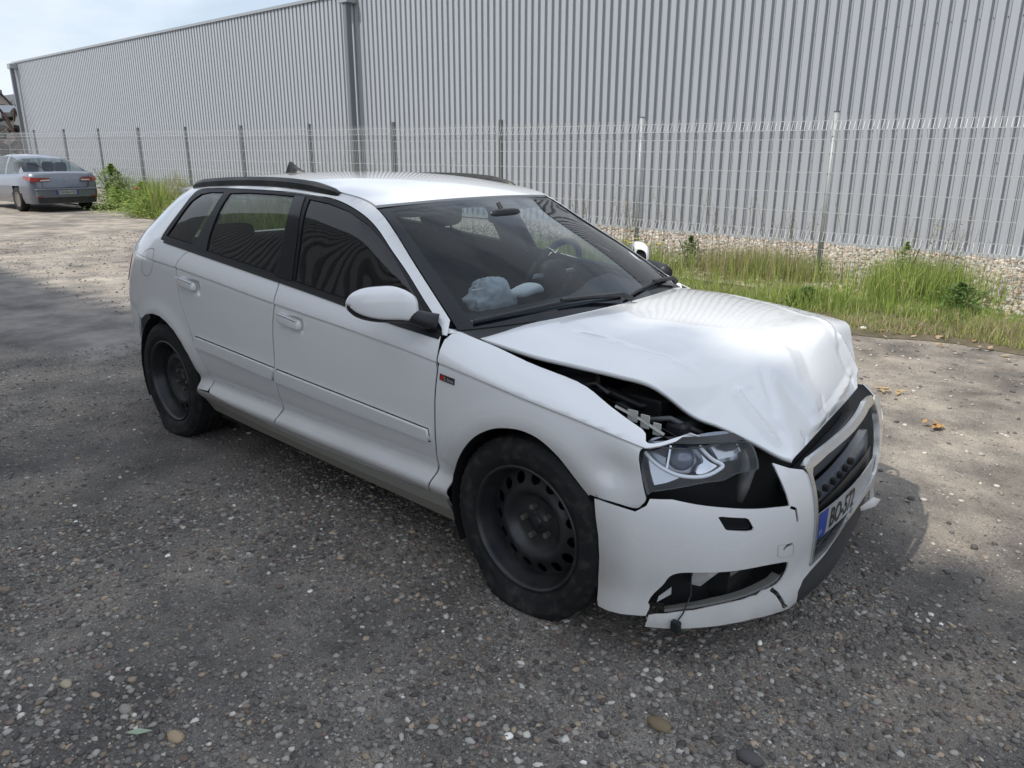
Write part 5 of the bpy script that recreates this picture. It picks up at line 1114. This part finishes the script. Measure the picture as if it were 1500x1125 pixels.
def seat(x,y):
    e=empty('seat',(x,y,0),CAR)
    V,F=superell((0,0,.42),(.27,.25,.10),.4,.4); obj('cushion',V,F,FABRIC,e,True)
    V,F=superell((0,0,0),(.085,.25,.34),.45,.45); obj('backrest',[(v[0]-.30-.36*(v[2]+.3),v[1]*(1-.25*max(0,v[2])/.34),v[2]+.76) for v in V],F,FABRIC,e,True)
    V,F=superell((0,0,0),(.055,.135,.085),.5,.5); obj('headrest',[(v[0]-.50-.1*v[2],v[1],v[2]+1.20) for v in V],F,FABRIC,e,True)
    b=MB()
    for d in (-.06,.06): b.tube([(-.475,d,1.05),(-.495,d,1.18)],.007,6)
    b.build('headrest_posts',STEEL,e)
seat(-1.16,-.36); seat(-1.16,.36)
e=empty('rear_seat',(-2.1,0,0),CAR)
V,F=superell((0,0,.42),(.27,.62,.10),.4,.3); obj('cushion',V,F,FABRIC,e,True)
V,F=superell((0,0,0),(.08,.62,.30),.4,.3); obj('backrest',[(v[0]-.32-.3*(v[2]+.3),v[1],v[2]+.72) for v in V],F,FABRIC,e,True)
for y in (-.38,.38):
    V,F=superell((-.50,y,1.05),(.05,.13,.07),.5,.5); obj('headrest',V,F,FABRIC,e,True)
# steering wheel
ring=[]; b=MB(); ax=Vector((-.86,.36,.93)); u1=Vector((0,1,0)); u2=Vector((.42,0,.91)).normalized()
b.tube([ax+(u1*math.cos(t)+u2*math.sin(t))*.185 for t in np.linspace(0,2*math.pi,33)],.016,8)
sw=b.build('steering_wheel',DASH,CAR,True); V,F=superell(tuple(ax),(.035,.085,.07),.6,.6); obj('steering_hub',V,F,DASH,sw,True)
b=MB()
for dy in (-1,1): b.tube([ax+u1*.06*dy,ax+u1*.18*dy],.014,6)
b.build('spokes',ALU,sw)
# deployed airbag, limp on the dashboard
V,F=superell((0,0,0),(.085,.11,.085),.85,.85,56,36); V=np.array(V); rr=np.random.default_rng(3)
for k in range(16):
    d=rr.normal(size=3); d/=np.linalg.norm(d); ph=rr.uniform(0,6); f=rr.uniform(16,48); w_=np.abs(np.sin(V@d*f+ph+2*np.sin(V[:,1]*20+k)))
    V=V*(1-.07*(1-w_)**3)[:,None]
V[:,2]-=.05*np.maximum(0,V[:,1]-.05)/.1; V[:,1]*=1+.35*(V[:,2]<0)
obj('airbag',V+[-.60,-.37,.955],F,AIRBAG,CAR,True)
V,F=superell((0,0,0),(.045,.09,.022),.8,.8,30,12); V=np.array(V); V+=.008*np.sin(V[:,[1,0,1]]*40+1); obj('airbag_flap',V+[-.56,-.19,.955],F,AIRBAG,CAR,True)
V,F=superell((-.86,.0,1.235),(.02,.10,.032),.5,.5,20,10); rm=obj('rear_view_mirror',V,F,BLACK,CAR,True)
MB().tube([(-.86,0,1.24),(-.90,0,1.29)],.01,6).build('mirror_stalk',BLACK,rm)
for s in (-1,1):
    V,F=superell((0,0,0),(.11,.16,.012),.5,.4,20,8); obj('sun_visor',[(v[0]-1.13,v[1]+s*.33,v[2]+1.275+v[0]*-.25) for v in V],F,mat('headliner_cloth',()),CAR,True)
MB().box((-.50,-.62,.895),(-.46,-.54,.898)).build('windscreen_note',mat('paper_note',(.6,.62,.62),.7),CAR)
# inner pillars
for s in (-1,1):
    MB().tube([(-1.08,s*.54,1.25),(-.47,s*.70,.88)],[.03,.035],6).build('pillar_lining',FABRIC,CAR)
    MB().tube([(-1.50,s*.57,1.29),(-1.40,s*.73,.95)],[.05,.06],6).build('pillar_lining',FABRIC,CAR)
    MB().tube([(-2.55,s*.55,1.28),(-2.75,s*.68,1.0)],[.06,.09],6).build('pillar_lining',FABRIC,CAR)
